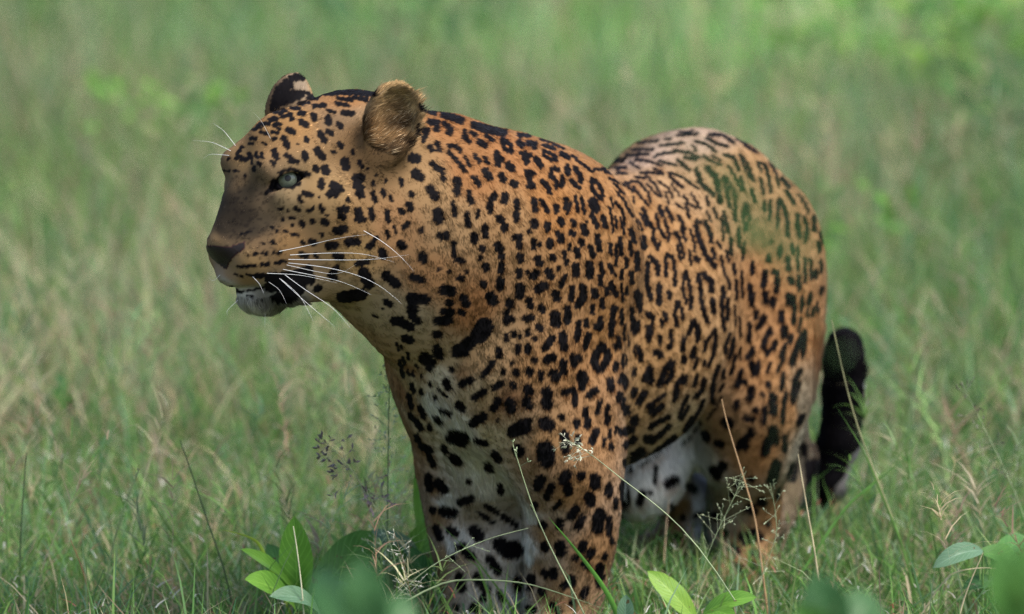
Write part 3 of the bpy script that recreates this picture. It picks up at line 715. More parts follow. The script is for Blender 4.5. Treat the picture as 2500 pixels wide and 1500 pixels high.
# rosettes of the hidden side, laid out on the skin itself
hid = np.where(~vis_v)[0]
cent, kindr = [], []
perm = rng.permutation(hid)
from mathutils.kdtree import KDTree
for i in perm:
    p = BV[i]
    st = .032 if p[2] > .33 and abs((p - H0) @ HF) > .25 else .021
    if len(cent):
        c = np.array(cent)
        if ((c - p) ** 2).sum(1).min() < st * st: continue
    cent.append(p); kindr.append(st > .03)
    if len(cent) > 900: break
cent = np.array(cent); kindr = np.array(kindr)
kd = KDTree(len(cent))
for i, c in enumerate(cent): kd.insert(Vector(c), i)
kd.balance()
rphase = rng.uniform(0, 6.28, len(cent))
def hidden_mark(P_):
    out = np.zeros(len(P_))
    for j, p in enumerate(P_):
        co, i, d = kd.find(Vector(p))
        if kindr[i]:
            q = p - cent[i]
            a = math.atan2(q[2], q[0] + .5 * q[1])
            r = .0105 + .002 * math.sin(2 * a + rphase[i])
            gap = math.cos(a - rphase[i]) > .82
            out[j] = 0. if gap else min(max((.0045 - abs(d - r)) / .002 + .5, 0), 1)
        else:
            out[j] = min(max((.0078 - d) / .002 + .5, 0), 1)
    return out

def sample_mark(P_, vis):
    out = np.zeros(len(P_))
    q = proj(P_[vis])
    x = np.clip(q[:, 0], 0, MW - 2); y = np.clip(q[:, 1], 0, MH - 2)
    xi = x.astype(int); yi = y.astype(int); fx = x - xi; fy = y - yi
    out[vis] = (MARK[yi, xi] * (1 - fx) * (1 - fy) + MARK[yi, xi + 1] * fx * (1 - fy) + MARK[yi + 1, xi] * (1 - fx) * fy + MARK[yi + 1, xi + 1] * fx * fy)
    tl_ = (q[:, 0] > 1972) & (q[:, 1] > 775) & (q[:, 1] < 1120) & (P_[vis][:, 1] < .58)      # haunch beside the tail
    o_ = out[vis]; o_[tl_] = hidden_mark(P_[vis][tl_]); out[vis] = o_
    if (~vis).any():
        out[~vis] = hidden_mark(P_[~vis])
    return out

BLACK = np.array([.0055, .0048, .0055])
def in_poly(q, poly):
    poly = np.asarray(poly, float)
    x, y = q[:, 0], q[:, 1]
    c = np.zeros(len(q), bool)
    j = len(poly) - 1
    for i in range(len(poly)):
        xi, yi = poly[i]; xj, yj = poly[j]
        m = ((yi > y) != (yj > y)) & (x < (xj - xi) * (y - yi) / (yj - yi + 1e-9) + xi)
        c ^= m; j = i
    return c
NOSE = [(498, 596), (520, 601), (560, 604), (580, 596), (599, 590), (598, 604), (588, 616), (573, 624), (562, 640), (553, 661), (546, 655), (528, 640), (512, 622)]
def nose_mask(P_, vis):
    m = np.zeros(len(P_), bool)
    m[vis] = in_poly(proj(P_[vis]), NOSE)
    rel = P_ - H(556, 610, 0)
    return m

# per-vertex colours of the skin
vm = sample_mark(BV, vis_v)
vc = base_color(BV)
vcol = vc * (1 - vm[:, None]) + BLACK * vm[:, None]
vn = nose_mask(BV, vis_v)
vcol[vn] = lin((62, 40, 42))
for sg in (1, -1):
    vcol[np.linalg.norm(BV - EYE[sg], axis=1) < .0225] = BLACK * 1.6

# hair direction: guides given as pairs of pixels
GUIDES = """520 560 560 520|600 500 640 440|620 600 680 600|640 680 700 690|700 500 760 490|700 350 760 300|640 420 680 370|800 300 860 270|800 450 870 440|800 570 870 600|900 500 950 540|880 650 920 690|640 740 640 775|780 690 850 720
1050 320 1130 350|1050 450 1080 540|1050 600 1080 680|1000 720 1040 780|1050 850 1075 930|1150 900 1180 980|1100 1000 1110 1080|1250 500 1310 570|1300 700 1340 770|1400 450 1450 500|1350 900 1375 980|1200 760 1225 830|1100 1100 1110 1180
1390 1200 1390 1280|1170 1220 1170 1300|1380 1400 1375 1480|1180 1400 1180 1480|1600 600 1670 660|1600 850 1670 890|1600 1040 1660 1090|1550 430 1640 430|1700 360 1790 360|1850 450 1900 540|1880 700 1885 790|1850 950 1850 1030|1830 1200 1825 1280
1970 1000 1975 1100|2045 1100 2060 1000|2065 900 2060 820|930 300 950 240|1000 300 1005 240|690 260 700 210|1600 1170 1610 1230|1740 800 1770 870"""
gp, gd = [], []
for it in GUIDES.replace('\n', '|').split('|'):
    a, b, c, d = (float(q) for q in it.split())
    h = hit(a, b)
    if h is None: continue
    v = nrm(RGT * (c - a) - UPV * (d - b))
    gp.append(h); gd.append(v)
    if (h - H0) @ HF > -.06:
        ax, o = HL, H0
    else:
        ax, o = LT, O_SH
    m = h - 2 * ((h - o) @ ax) * ax
    if np.linalg.norm(m - h) > .06:
        gp.append(m); gd.append(v - 2 * (v @ ax) * ax)
gp = np.array(gp); gd = np.array(gd)
def flow(P_, N_):
    out = np.empty((len(P_), 3))
    for i in range(0, len(P_), 20000):
        d2 = ((P_[i:i + 20000, None] - gp[None]) ** 2).sum(-1) + 2e-4
        w = d2 ** -2.
        out[i:i + 20000] = (w @ gd) / w.sum(1, keepdims=True)
    out -= (out * N_).sum(1, keepdims=True) * N_
    return nrm(out)

# ------------------------------------------------------------------ leopard object
leo = empty('leopard', O_SH)
tag(leo, 'spotted leopard standing in the grass, head turned left, black tail tip curled up', 'leopard')
me = mesh_np('body', BV - O_SH, BF)
set_color(me, 'coat', vcol)
m, nt, N, L, bs = new_mat('leopard_skin')
at = N.new('ShaderNodeAttribute'); at.attribute_name = 'coat'
L.new(at.outputs['Color'], bs.inputs['Base Color'])
bs.inputs['Roughness'].default_value = .75
bs.inputs['Specular IOR Level'].default_value = .04
body = link('body', me, leo, m)

# --- nose leather: a child of its own, lifted a little from the skin
fn = vn[BF].all(1)
used = np.unique(BF[fn]); remap = np.full(len(BV), -1); remap[used] = np.arange(len(used))
nv = BV[used] + BN[used] * .0016 - O_SH
nme = mesh_np('nose', nv, remap[BF[fn]])
m, nt, N, L, bs = new_mat('nose_leather')
no = N.new('ShaderNodeTexNoise'); no.inputs['Scale'].default_value = 900
bp = N.new('ShaderNodeBump'); bp.inputs['Strength'].default_value = .4; bp.inputs['Distance'].default_value = .0006
L.new(no.outputs[0], bp.inputs['Height']); L.new(bp.outputs[0], bs.inputs['Normal'])
cr = N.new('ShaderNodeValToRGB'); cr.color_ramp.elements[0].color = (.007, .005, .005, 1); cr.color_ramp.elements[1].color = (.018, .011, .011, 1)
n2 = N.new('ShaderNodeTexNoise'); n2.inputs['Scale'].default_value = 60
L.new(n2.outputs[0], cr.inputs[0]); L.new(cr.outputs[0], bs.inputs['Base Color'])
bs.inputs['Roughness'].default_value = .5
bs.inputs['Specular IOR Level'].default_value = .22
link('nose', nme, leo, m)

# --- eyes
def cap(c, d, r, ang, n=24, rings=8):
    d = nrm(d); u = nrm(np.cross(d, UP)); w = np.cross(u, d)
    V = [c + d * r]; F = []
    for k in range(1, rings + 1):
        a = ang * k / rings
        for j in range(n):
            t = 2 * math.pi * j / n
            V.append(c + r * (d * math.cos(a) + (u * math.cos(t) + w * math.sin(t)) * math.sin(a)))
    F = [(0, 1 + j, 1 + (j + 1) % n) for j in range(n)]
    for k in range(rings - 1):
        for j in range(n):
            a = 1 + k * n + j; b = 1 + k * n + (j + 1) % n
            F.append((a, a + n, b + n, b))
    return V, F
def mesh_py(name, V, F, smooth=True):
    me = bpy.data.meshes.new(name)
    me.from_pydata([tuple(v) for v in V], [], F)
    if smooth:
        me.polygons.foreach_set('use_smooth', [True] * len(me.polygons))
    me.update()
    return me
def plain(name, col, rough=.5, coat=0.):
    m, nt, N, L, bs = new_mat(name)
    bs.inputs['Base Color'].default_value = (*col, 1)
    bs.inputs['Roughness'].default_value = rough
    bs.inputs['Coat Weight'].default_value = coat
    bs.inputs['Coat Roughness'].default_value = .03
    return m
m_ball = plain('eye_white', (.03, .024, .02), .4, .5)
m_iris, nt, N, L, bs = new_mat('eye_iris')
tc = N.new('ShaderNodeTexCoord'); no = N.new('ShaderNodeTexNoise'); no.inputs['Scale'].default_value = 300
L.new(tc.outputs['Object'], no.inputs['Vector'])
cr = N.new('ShaderNodeValToRGB'); cr.color_ramp.elements[0].color = (.07, .085, .055, 1); cr.color_ramp.elements[1].color = (.17, .19, .135, 1)
L.new(no.outputs[0], cr.inputs[0]); L.new(cr.outputs[0], bs.inputs['Base Color'])
bs.inputs['Roughness'].default_value = .35; bs.inputs['Coat Weight'].default_value = .5; bs.inputs['Coat Roughness'].default_value = .02
m_pupil = plain('eye_pupil', (.002, .002, .002), .6, .12)
for sg in (1, -1):
    c = EYE[sg] - O_SH
    gz_ = nrm(HF * .60 + HL * sg * .80 + HU * .02)
    V, F = cap(c, gz_, .0168, math.pi * .97, 24, 14)
    eb = link('eye', mesh_py('eye', V, F), leo, m_ball)
    V, F = cap(c, gz_, .0171, .80)
    link('iris', mesh_py('iris', V, F), eb, m_iris)
    V, F = cap(c, nrm(gz_ + HU * .17 - HF * .02), .01735, .25, 16, 5)
    link('pupil', mesh_py('pupil', V, F), eb, m_pupil)

# ------------------------------------------------------------------ fur
def make_fur(NH):
    tri = np.concatenate([BF[:, [0, 1, 2]], BF[:, [0, 2, 3]]])
    a, b, c = BV[tri[:, 0]], BV[tri[:, 1]], BV[tri[:, 2]]
    ar = np.linalg.norm(np.cross(b - a, c - a), axis=1) / 2
    tv = vis_v[tri].any(1)
    cen = (a + b + c) / 3
    wgt = ar * np.where(tv, 1., .22)
    hd = (cen - H0) @ HF > -.07
    wgt *= np.where(hd & tv, 1.7, 1.)
    wgt *= np.where(vn[tri].any(1), 0., 1.)
    # no hair on the eyeballs' surroundings inside the socket
    for sg in (1, -1):
        wgt *= np.where(np.linalg.norm(cen - EYE[sg], axis=1) < .0218, 0., 1.)
    wgt *= np.where(np.linalg.norm(cen - EAR[1], axis=1) < .05, 2.2, 1.)
    pick = rng.choice(len(tri), NH, p=wgt / wgt.sum())
    r1 = np.sqrt(rng.random(NH)); r2 = rng.random(NH)
    w0, w1, w2 = 1 - r1, r1 * (1 - r2), r1 * r2
    def ip(A): return A[tri[pick, 0]] * w0[:, None] + A[tri[pick, 1]] * w1[:, None] + A[tri[pick, 2]] * w2[:, None]
    R = ip(BV); Nn = nrm(ip(BN))
    vis = vis_v[tri[pick]].all(1)
    # black and tan hairs keep their colour along the root; the border of a marking is broken by the nap
    fl = flow(R, Nn)
    col = base_color(R)
    q = proj(R)
    col = col * inner_tone(R, vis)
    # length by region
    Lh = np.full(NH, .0070)
    hl = (R - H0) @ HF
    Lh = np.where(hl > -.06, .0052, Lh)
    Lh = np.where(hl > .09, .0036, Lh)
    lum = col.mean(1)
    pale = np.clip((lum - .28) / .22, 0, 1)
    mk = sample_mark(R + fl * (Lh * .6)[:, None], vis)
    Lh = Lh * (1 + 1.3 * pale * (hl < -.06)) * (1 + .5 * pale * (hl > .09))
    blackb = (mk > .5) & (hl < -.05)
    Lh = np.where(blackb & (R[:, 2] < .45), Lh * 1.25, Lh)
    tail = (q[:, 0] > 1985) & (q[:, 1] > 780) & vis
    Lh = np.where(tail, .0115, Lh)
    chin = (q[:, 0] < 740) & (q[:, 1] > 722) & vis
    Lh = np.where(chin, .012, Lh)
    lift = np.full(NH, .22)
    lift = np.where(tail | chin, .5, lift)
    lift = np.where(pale > .5, .32, lift)
    # inner ear tufts
    e = np.linalg.norm(R - (EAR[1] + ear_o_near * .006), axis=1)
    inn = (e < .046) & ((Nn @ ear_o_near) > .1)
    Lh = np.where(inn, .013, Lh)
    fdir = nrm(ear_u_near * .45 - HF * .85 + ear_o_near * .35)
    ft = fdir - (Nn @ fdir)[:, None] * Nn
    fl = np.where(inn[:, None], nrm(ft), fl)
    lift = np.where(inn, .32, lift)
    eye_d = np.linalg.norm(R - EYE[1], axis=1)
    Lh = np.where(eye_d < .026, .0028, Lh)
    Lh *= rng.uniform(.65, 1.25, NH) * np.where(inn & (rng.random(NH) < .08), 1.7, 1.)
    # clumped sideways wander
    side = np.cross(Nn, fl)
    wob = vnoise(R, 120, 3, 2) * .22 + vnoise(R, 420, 4, 1) * .15 + rng.normal(0, .13, NH)
    fl = nrm(fl + side * wob[:, None])
    lf = lift + vnoise(R, 300, 5, 1) * .10 + rng.normal(0, .07, NH)
    K = np.array([0, .36, .70, 1.0])
    nap = K[None] * Lh[:, None]
    up = (lf[:, None] * (K - .45 * K ** 2)[None]) * Lh[:, None]
    PTS = R[:, None] - Nn[:, None] * .0006 + fl[:, None] * nap[..., None] + Nn[:, None] * up[..., None]
    # colour
    var = np.exp(vnoise(R, 60, 6, 2) * .10 + rng.normal(0, .16, NH) * np.where(inn, 1.8, np.where(lum < .085, 2.0, 1 - .5 * pale)))
    var *= np.where(inn, np.exp(vnoise(R, 230, 8, 2) * .35), 1)
    var *= np.where(lum < .085, np.exp(vnoise(R, 420, 9, 2) * .55), 1)
    var *= np.exp(vnoise(R, 1500, 12, 1) * np.where((hl > .05) & (lum < .12), .60, np.where(hl > -.06, .22, .16)))
    var *= np.exp(vnoise(R, 600, 13, 1) * np.where((hl > .05) & (lum < .12), .35, .07))
    longh = inn & (rng.random(NH) < .05)
    col = np.where(longh[:, None], np.array([.46, .34, .20]), col)
    agouti = rng.random(NH) < np.where(lum < .085, .3, .08 * (1 - pale))
    col = col * var[:, None] * np.where(agouti, .45, 1.)[:, None]
    bl = BLACK * np.exp(rng.normal(0, .3, NH))[:, None]
    mk4 = np.empty((NH, 4))
    mk4[:] = mk[:, None]
    for k in range(4):
        mk4[vis, k] = sample_mark(PTS[vis, k] , np.ones(vis.sum(), bool))
    bias = rng.normal(.06, .14, NH)
    jit = np.clip((mk4 - .5) * 1.7 + .5 + bias[:, None] * (mk4 > .02) * (mk4 < .98), 0, 1)
    col = col[:, None] * (1 - jit[..., None]) + bl[:, None] * jit[..., None]
    # rump and back carry a little grey bloom on the dark hairs
    cu = bpy.data.hair_curves.new('fur')
    cu.add_curves([4] * NH)
    cu.points.foreach_set('position', (PTS - O_SH).astype(np.float32).ravel())
    rad = (np.array([1., .95, .7, .12])[None] * np.where(hl > -.06, .00026, .00036)[:, None]).astype(np.float32)
    at = cu.attributes.get('radius') or cu.attributes.new('radius', 'FLOAT', 'POINT')
    at.data.foreach_set('value', rad.ravel())
    ac = cu.attributes.new('hair_color', 'FLOAT_COLOR', 'POINT')
    ac.data.foreach_set('color', np.concatenate([col, np.ones((NH, 4, 1))], 2).astype(np.float32).ravel())
    an = cu.attributes.new('skin_normal', 'FLOAT_VECTOR', 'CURVE')
    nn = nrm(Nn + fl * .25 + rng.normal(0, .13, (NH, 3)))
    an.data.foreach_set('vector', nn.astype(np.float32).ravel())
    m = bpy.data.materials.new('leopard_fur'); m.use_nodes = True
    nt = m.node_tree; N = nt.nodes; L = nt.links
    N.remove(N['Principled BSDF'])
    out = N['Material Output']
    c_ = N.new('ShaderNodeAttribute'); c_.attribute_name = 'hair_color'
    n_ = N.new('ShaderNodeAttribute'); n_.attribute_name = 'skin_normal'
    df = N.new('ShaderNodeBsdfDiffuse')
    L.new(c_.outputs['Color'], df.inputs['Color']); L.new(n_.outputs['Vector'], df.inputs['Normal'])
    gl = N.new('ShaderNodeBsdfGlossy'); gl.inputs['Roughness'].default_value = .42; gl.inputs['Color'].default_value = (.8, .85, 1, 1)
    mx = N.new('ShaderNodeMixShader'); 
    fr = N.new('ShaderNodeFresnel'); fr.inputs['IOR'].default_value = 1.33
    L.new(n_.outputs['Vector'], fr.inputs['Normal'])
    ml = N.new('ShaderNodeMath'); ml.operation = 'MULTIPLY'; ml.inputs[1].default_value = .07
    L.new(fr.outputs[0], ml.inputs[0]); L.new(ml.outputs[0], mx.inputs[0])
    L.new(n_.outputs['Vector'], gl.inputs['Normal'])
    L.new(df.outputs[0], mx.inputs[1]); L.new(gl.outputs[0], mx.inputs[2])
    L.new(mx.outputs[0], out.inputs['Surface'])
    cu.materials.append(m)
    o = bpy.data.objects.new('fur', cu); COL.objects.link(o); o.parent = leo
    return o
make_fur(420000)

# --- whiskers: each a thin tapering hair of its own
m_wh = plain('whisker_white', (.75, .75, .74), .35)
WH = [(2.2, [(530, 1060), (700, 1025), (850, 985), (1020, 965)], .035), (2.4, [(590, 1080), (800, 1068), (1000, 1068), (1170, 1120)], .05), (2.6, [(580, 1105), (850, 1108), (1050, 1108), (1250, 1078)], .06),
      (2.6, [(580, 1125), (750, 1140), (950, 1180), (1100, 1250), (1210, 1350)], .06), (2.2, [(460, 1182), (650, 1190), (850, 1235)], .045), (2.2, [(550, 1160), (700, 1190), (880, 1225), (1040, 1300)], .055),
      (2.4, [(560, 1190), (680, 1280), (830, 1370), (925, 1484)], .06), (2.0, [(530, 1210), (650, 1320), (780, 1430), (840, 1480)], .05), (2.0, [(1000, 945), (1100, 1000), (1200, 1080), (1280, 1170)], .02),
      (1.8, [(570, 1135), (720, 1170), (860, 1195), (960, 1130)], .045), (1.5, [(470, 1230), (530, 1270), (570, 1350)], .02), (1.5, [(380, 1200), (420, 1240), (445, 1300)], .015), (1.8, [(540, 1215), (650, 1310), (720, 1450)], .04),
      (1.6, [(285, 470), (220, 385), (160, 345)], -.01), (1.6, [(260, 500), (160, 450), (45, 440)], -.02), (1.5, [(250, 525), (140, 515), (105, 545)], -.02), (1.4, [(480, 430), (430, 330), (385, 285)], .02),
      (1.3, [(300, 1330), (235, 1390), (240, 1420)], .01), (1.3, [(450, 1390), (450, 1440), (448, 1484)], .005), (1.3, [(200, 1190), (160, 1230), (130, 1200)], -.01)]
for w, pts, out_ in WH:
    pts = [(450 + x / 2.283, 150 + y / 2.283) for x, y in pts]
    root = hit(*pts[0])
    if root is None: root = P(pts[0][0], pts[0][1], H0[1] - .12)
    Y0 = root[1]
    C_ = []
    n = len(pts)
    ctrl = [P(x, y, Y0 - out_ * (i / (n - 1)) + .0) for i, (x, y) in enumerate(pts)]
    ctrl = np.array(ctrl)
    tt = np.linspace(0, n - 1, 16)
    cc = np.stack([np.interp(tt, np.arange(n), ctrl[:, k]) for k in range(3)], 1)
    for _ in range(6):
        cc[1:-1] = cc[1:-1] * .5 + (cc[:-2] + cc[2:]) * .25
    V, F = [], []
    for i, p in enumerate(cc):
        d = nrm(cc[min(i + 1, 15)] - cc[max(i - 1, 0)]); u = nrm(np.cross(d, UP + .1)); v = np.cross(d, u)
        r = w * .00019 * (1 - .85 * i / 15)
        for k in range(4):
            a = k * math.pi / 2
            V.append(p + r * (u * math.cos(a) + v * math.sin(a)) - O_SH)
    for i in range(15):
        for k in range(4):
            F.append((i * 4 + k, i * 4 + (k + 1) % 4, i * 4 + 4 + (k + 1) % 4, i * 4 + 4 + k))
    link('whisker', mesh_py('whisker', V, F), leo, m_wh)
# ------------------------------------------------------------------ ground
def leaf_mat(name, tr=.35, rough=.5, attr=None, col=None, spec=.3):
    m, nt, N, L, bs = new_mat(name)
    out = N['Material Output']
    bs.inputs['Roughness'].default_value = rough
    bs.inputs['Specular IOR Level'].default_value = spec
    tl = N.new('ShaderNodeBsdfTranslucent')
    mx = N.new('ShaderNodeMixShader'); mx.inputs[0].default_value = tr
    L.new(bs.outputs[0], mx.inputs[1]); L.new(tl.outputs[0], mx.inputs[2]); L.new(mx.outputs[0], out.inputs['Surface'])
    if attr:
        a = N.new('ShaderNodeAttribute'); a.attribute_name = attr
        L.new(a.outputs['Color'], bs.inputs['Base Color']); L.new(a.outputs['Color'], tl.inputs['Color'])
    return m, nt, N, L, bs, tl

gr = 3000.0
nseg = 60
ax_ = np.sign(np.linspace(-1, 1, nseg)) * np.abs(np.linspace(-1, 1, nseg)) ** 4 * gr
gxv, gyv = np.meshgrid(ax_, ax_ , indexing='ij')
GV = np.stack([gxv.ravel(), gyv.ravel(), np.zeros(nseg * nseg)], 1)
ii, jj = np.meshgrid(np.arange(nseg - 1), np.arange(nseg - 1), indexing='ij')
q0 = (ii * nseg + jj).ravel()
GF = np.stack([q0, q0 + nseg, q0 + nseg + 1, q0 + 1], 1)
gm, nt, N, L, bs = new_mat('ground_soil')
tc = N.new('ShaderNodeTexCoord')
n1 = N.new('ShaderNodeTexNoise'); n1.inputs['Scale'].default_value = 1.7; n1.inputs['Detail'].default_value = 6
n2 = N.new('ShaderNodeTexNoise'); n2.inputs['Scale'].default_value = 45; n2.inputs['Detail'].default_value = 5
L.new(tc.outputs['Object'], n1.inputs['Vector']); L.new(tc.outputs['Object'], n2.inputs['Vector'])
r1 = N.new('ShaderNodeValToRGB')
r1.color_ramp.elements[0].position = .38; r1.color_ramp.elements[0].color = (.075, .115, .035, 1)
r1.color_ramp.elements[1].position = .66; r1.color_ramp.elements[1].color = (.17, .135, .08, 1)
r2 = N.new('ShaderNodeValToRGB')
r2.color_ramp.elements[0].position = .35; r2.color_ramp.elements[0].color = (.45, .42, .38, 1)
r2.color_ramp.elements[1].position = .7; r2.color_ramp.elements[1].color = (1.2, 1.2, 1.1, 1)
mxn = N.new('ShaderNodeMix'); mxn.data_type = 'RGBA'; mxn.blend_type = 'MULTIPLY'; mxn.inputs[0].default_value = 1
L.new(n1.outputs[0], r1.inputs[0]); L.new(n2.outputs[0], r2.inputs[0])
L.new(r1.outputs[0], mxn.inputs[6]); L.new(r2.outputs[0], mxn.inputs[7]); L.new(mxn.outputs[2], bs.inputs['Base Color'])
bs.inputs['Roughness'].default_value = .95
bpn = N.new('ShaderNodeBump'); bpn.inputs['Distance'].default_value = .01; L.new(n2.outputs[0], bpn.inputs['Height']); L.new(bpn.outputs[0], bs.inputs['Normal'])
tag(link('ground', mesh_np('ground', GV, GF), None, gm), kind='structure')

# ------------------------------------------------------------------ grass (uncountable): real bent blades
def blades(base, h, w, lean, az, droop, col, rows=(0, .38, .72, 1.0)):
    """strips: base (n,3), height, width, lean (horizontal reach / height), azimuth of the lean, droop of the tip"""
    n = len(base)
    # trodden turf round the hind legs
    tr0 = (base[:, 0] > .10) & (base[:, 0] < .48) & (base[:, 1] > -.45) & (base[:, 1] < .45)
    h = np.where(tr0, h * .86, h)
    dirx = np.stack([np.cos(az), np.sin(az), np.zeros(n)], 1)
    face = az + rng.normal(0, .9, n) + math.pi / 2
    sx = np.stack([np.cos(face), np.sin(face), rng.normal(0, .15, n)], 1)
    V = np.empty((n, 7, 3)); C = np.repeat(col[:, None], 7, 1)
    k = 0
    for r in rows:
        reach = (lean * h * (r * .45 + r * r * .55))[:, None] * dirx
        up = h * (r - droop * r ** 3 * .55)
        c = base + reach; c = c.copy(); c[:, 2] += up
        if r < 1:
            ww = (w * (1 - .15 * r if r < .6 else .62) * .5)[:, None]
            V[:, k] = c - sx * ww; V[:, k + 1] = c + sx * ww; k += 2
        else:
            V[:, k] = c
    o = (np.arange(n) * 7)[:, None]
    T = np.array([[0, 1, 3], [0, 3, 2], [2, 3, 5], [2, 5, 4], [4, 5, 6]])
    F = (o[:, None] + T[None]).reshape(-1, 3)
    return V.reshape(-1, 3), F, C.reshape(-1, 3)

def join(name, parts, mat, label=None):
    V, F, C = [], [], []
    off = 0
    for v, f, c in parts:
        V.append(v); F.append(f + off); C.append(c); off += len(v)
    V = np.concatenate(V); F = np.concatenate(F); C = np.concatenate(C)
    me = mesh_np(name, V, F)
    set_color(me, 'tint', C)
    o = link(name, me, None, mat)
    return tag(o, label, 'grass', kind='stuff')

PAL = np.array([(.080, .190, .045), (.145, .280, .062), (.110, .225, .105), (.225, .330, .115), (.430, .380, .230), (.330, .235, .155), (.260, .340, .180)])
def palette(n, w, patch=None):
    w = np.asarray(w, float)
    i = rng.choice(len(PAL), n, p=w / w.sum())
    c = PAL[i] * np.exp(rng.normal(0, .22, n))[:, None] * (1 + rng.normal(0, .05, (n, 3)))
    return np.clip(c, .005, .8)

def scatter(n, x0, x1, y0, y1):
    b = np.zeros((n, 3)); b[:, 0] = rng.uniform(x0, x1, n); b[:, 1] = rng.uniform(y0, y1, n)
    return b

gmat = leaf_mat('grass_blade', .5, .5, 'tint', spec=.35)[0]
U = rng.uniform
# 1. short turf round the animal
n = 60000
b = scatter(n, -1.5, 1.5, -1.1, 2.6)
tone = vnoise(b[:, :2], 4.0, 11, 2)
c = palette(n, (.30, .27, .16, .06, .07, .09, .05))
h = U(.025, .085, n) * (1 + .3 * tone)
part = [blades(b, h, U(.0018, .0042, n), U(.2, 1.3, n), U(0, 6.28, n), U(0, .9, n), c)]
n = 5200
b = scatter(n, -1.5, 1.5, -1.0, 2.6)
part.append(blades(b, U(.09, .21, n), U(.002, .0046, n), U(.1, .8, n), U(0, 6.28, n), U(0, .7, n), palette(n, (.26, .26, .16, .1, .11, .06, .05))))
n = 3600
b = scatter(n, .02, .75, .12, 1.3)
part.append(blades(b, U(.05, .13, n), U(.002, .0042, n), U(.1, .8, n), U(0, 6.28, n), U(0, .7, n), palette(n, (.3, .28, .16, .08, .08, .05, .05))))
n = 9000
b = scatter(n, -1.4, 1.4, -.7, .7)
part.append(blades(b, U(.05, .15, n), U(.0016, .004, n), U(.1, 1.1, n), U(0, 6.28, n), U(0, .8, n), palette(n, (.3, .3, .16, .12, .06, .04, .06))))
# dry litter lying low
n = 6000
b = scatter(n, -1.5, 1.5, -1.0, 3.0); b[:, 2] = U(.005, .05, n)
part.append(blades(b, U(.02, .05, n), U(.0014, .003, n), U(1.5, 4.5, n), U(0, 6.28, n), U(.2, 1.2, n), palette(n, (0, 0, 0, .05, .45, .4, .1))))
n = 2600
b = scatter(n, -1.4, 1.4, -.6, 1.2); b[:, 2] = U(.02, .10, n)
part.append(blades(b, U(.008, .02, n), U(.0014, .003, n), U(.5, 2.5, n), U(0, 6.28, n), U(.2, 1.2, n), np.array([(.55, .52, .42), (.30, .12, .08), (.60, .60, .55)])[rng.integers(0, 3, n)]))
join('short_grass', part, gmat, 'short green turf mixed with straw under the leopard')
# 2. taller meadow behind
n = 34000
b = scatter(n, -2.4, 2.4, 1.3, 5.0)
dry = vnoise(b[:, :2], 2.6, 21, 2)
h = U(.08, .30, n) * (.75 + .25 * np.clip((b[:, 1] - 1.2) / 2, 0, 1.3))
cg = palette(n, (.24, .30, .20, .16, .04, .02, .10)); cd = palette(n, (.04, .04, .06, .12, .42, .16, .16))
pick = rng.random(n) < np.clip(.40 + .7 * dry - .22 * b[:, 0], .04, .94)
c = np.where(pick[:, None], cd, cg)
part = [blades(b, h, U(.0025, .0055, n), U(.1, .9, n), U(0, 6.28, n), U(0, .8, n), c)]
n = 60000
b = scatter(n, -3.6, 3.6, 4.2, 12.5)
dry = vnoise(b[:, :2], 1.7, 22, 2)
h = U(.12, .36, n) * (1 + .2 * vnoise(b[:, :2], 2.5, 23, 1))
cg = palette(n, (.24, .30, .24, .14, .03, .01, .08)); cd = palette(n, (.06, .08, .10, .18, .30, .08, .20))
pick = rng.random(n) < np.clip(.22 + .75 * dry, .0, .9)
c = np.where(pick[:, None], cd, cg) * np.exp(.30 * vnoise(b[:, :2], 2.0, 31, 2) * 1.5)[:, None]
part.append(blades(b, h, U(.003, .007, n), U(.05, .7, n), rng.normal(.3, 1.6, n), U(0, .7, n), c))
n = 34000
b = scatter(n, -9, 9, 2.5, 16)
b = b[np.abs(b[:, 0]) > 2.4 + .1 * b[:, 1]]; n = len(b)
part.append(blades(b, U(.14, .4, n), U(.004, .009, n), U(.05, .7, n), U(0, 6.28, n), U(0, .6, n), palette(n, (.24, .28, .2, .14, .1, .03, .1))))
n = 22000
b = scatter(n, -16, 16, 12, 45)
part.append(blades(b, U(.3, .7, n), U(.012, .03, n), U(.05, .6, n), U(0, 6.28, n), U(0, .6, n), palette(n, (.26, .30, .2, .14, .08, .02, .1))))
join('meadow_grass', part, gmat, 'tall soft meadow grass, green and straw coloured, behind the leopard')

# wispy flowering tops above the meadow
n = 5200
b = scatter(n, -2.6, 2.6, .9, 9.0)
dry = vnoise(b[:, :2], 2.2, 24, 2)
keep = rng.random(n) < np.clip(.45 + .5 * dry, .1, 1)
b = b[keep]
b = np.concatenate([b, (lambda q: q[(q[:, 0] < .02) | (q[:, 0] > .5)])(scatter(420, -1.3, 1.3, -.2, 1.6))]); n = len(b)
h = U(.22, .52, n) * np.where(b[:, 1] < 1.6, .6, 1); az = U(0, 6.28, n); ln = U(.05, .5, n)
cs = palette(n, (.02, .08, .12, .2, .34, .12, .2))
part = [blades(b, h, np.where(b[:, 1] < 1.6, .0013, .0022), ln, az, U(0, .3, n), cs)]
rep_ = np.repeat(np.arange(n), 14)
t = U(.55, 1.0, len(rep_))
bb = b[rep_] + np.stack([np.cos(az[rep_]), np.sin(az[rep_]), np.zeros(len(rep_))], 1) * (ln[rep_] * h[rep_] * (t * .45 + t * t * .55))[:, None]
bb[:, 2] += h[rep_] * t * .95
part.append(blades(bb, U(.015, .05, len(rep_)), U(.0016, .003, len(rep_)), U(.5, 2.2, len(rep_)), U(0, 6.28, len(rep_)), U(0, 1, len(rep_)), cs[rep_] * .9))
join('seeding_grass', part, gmat, 'wispy tan flowering grass tops scattered over the meadow')

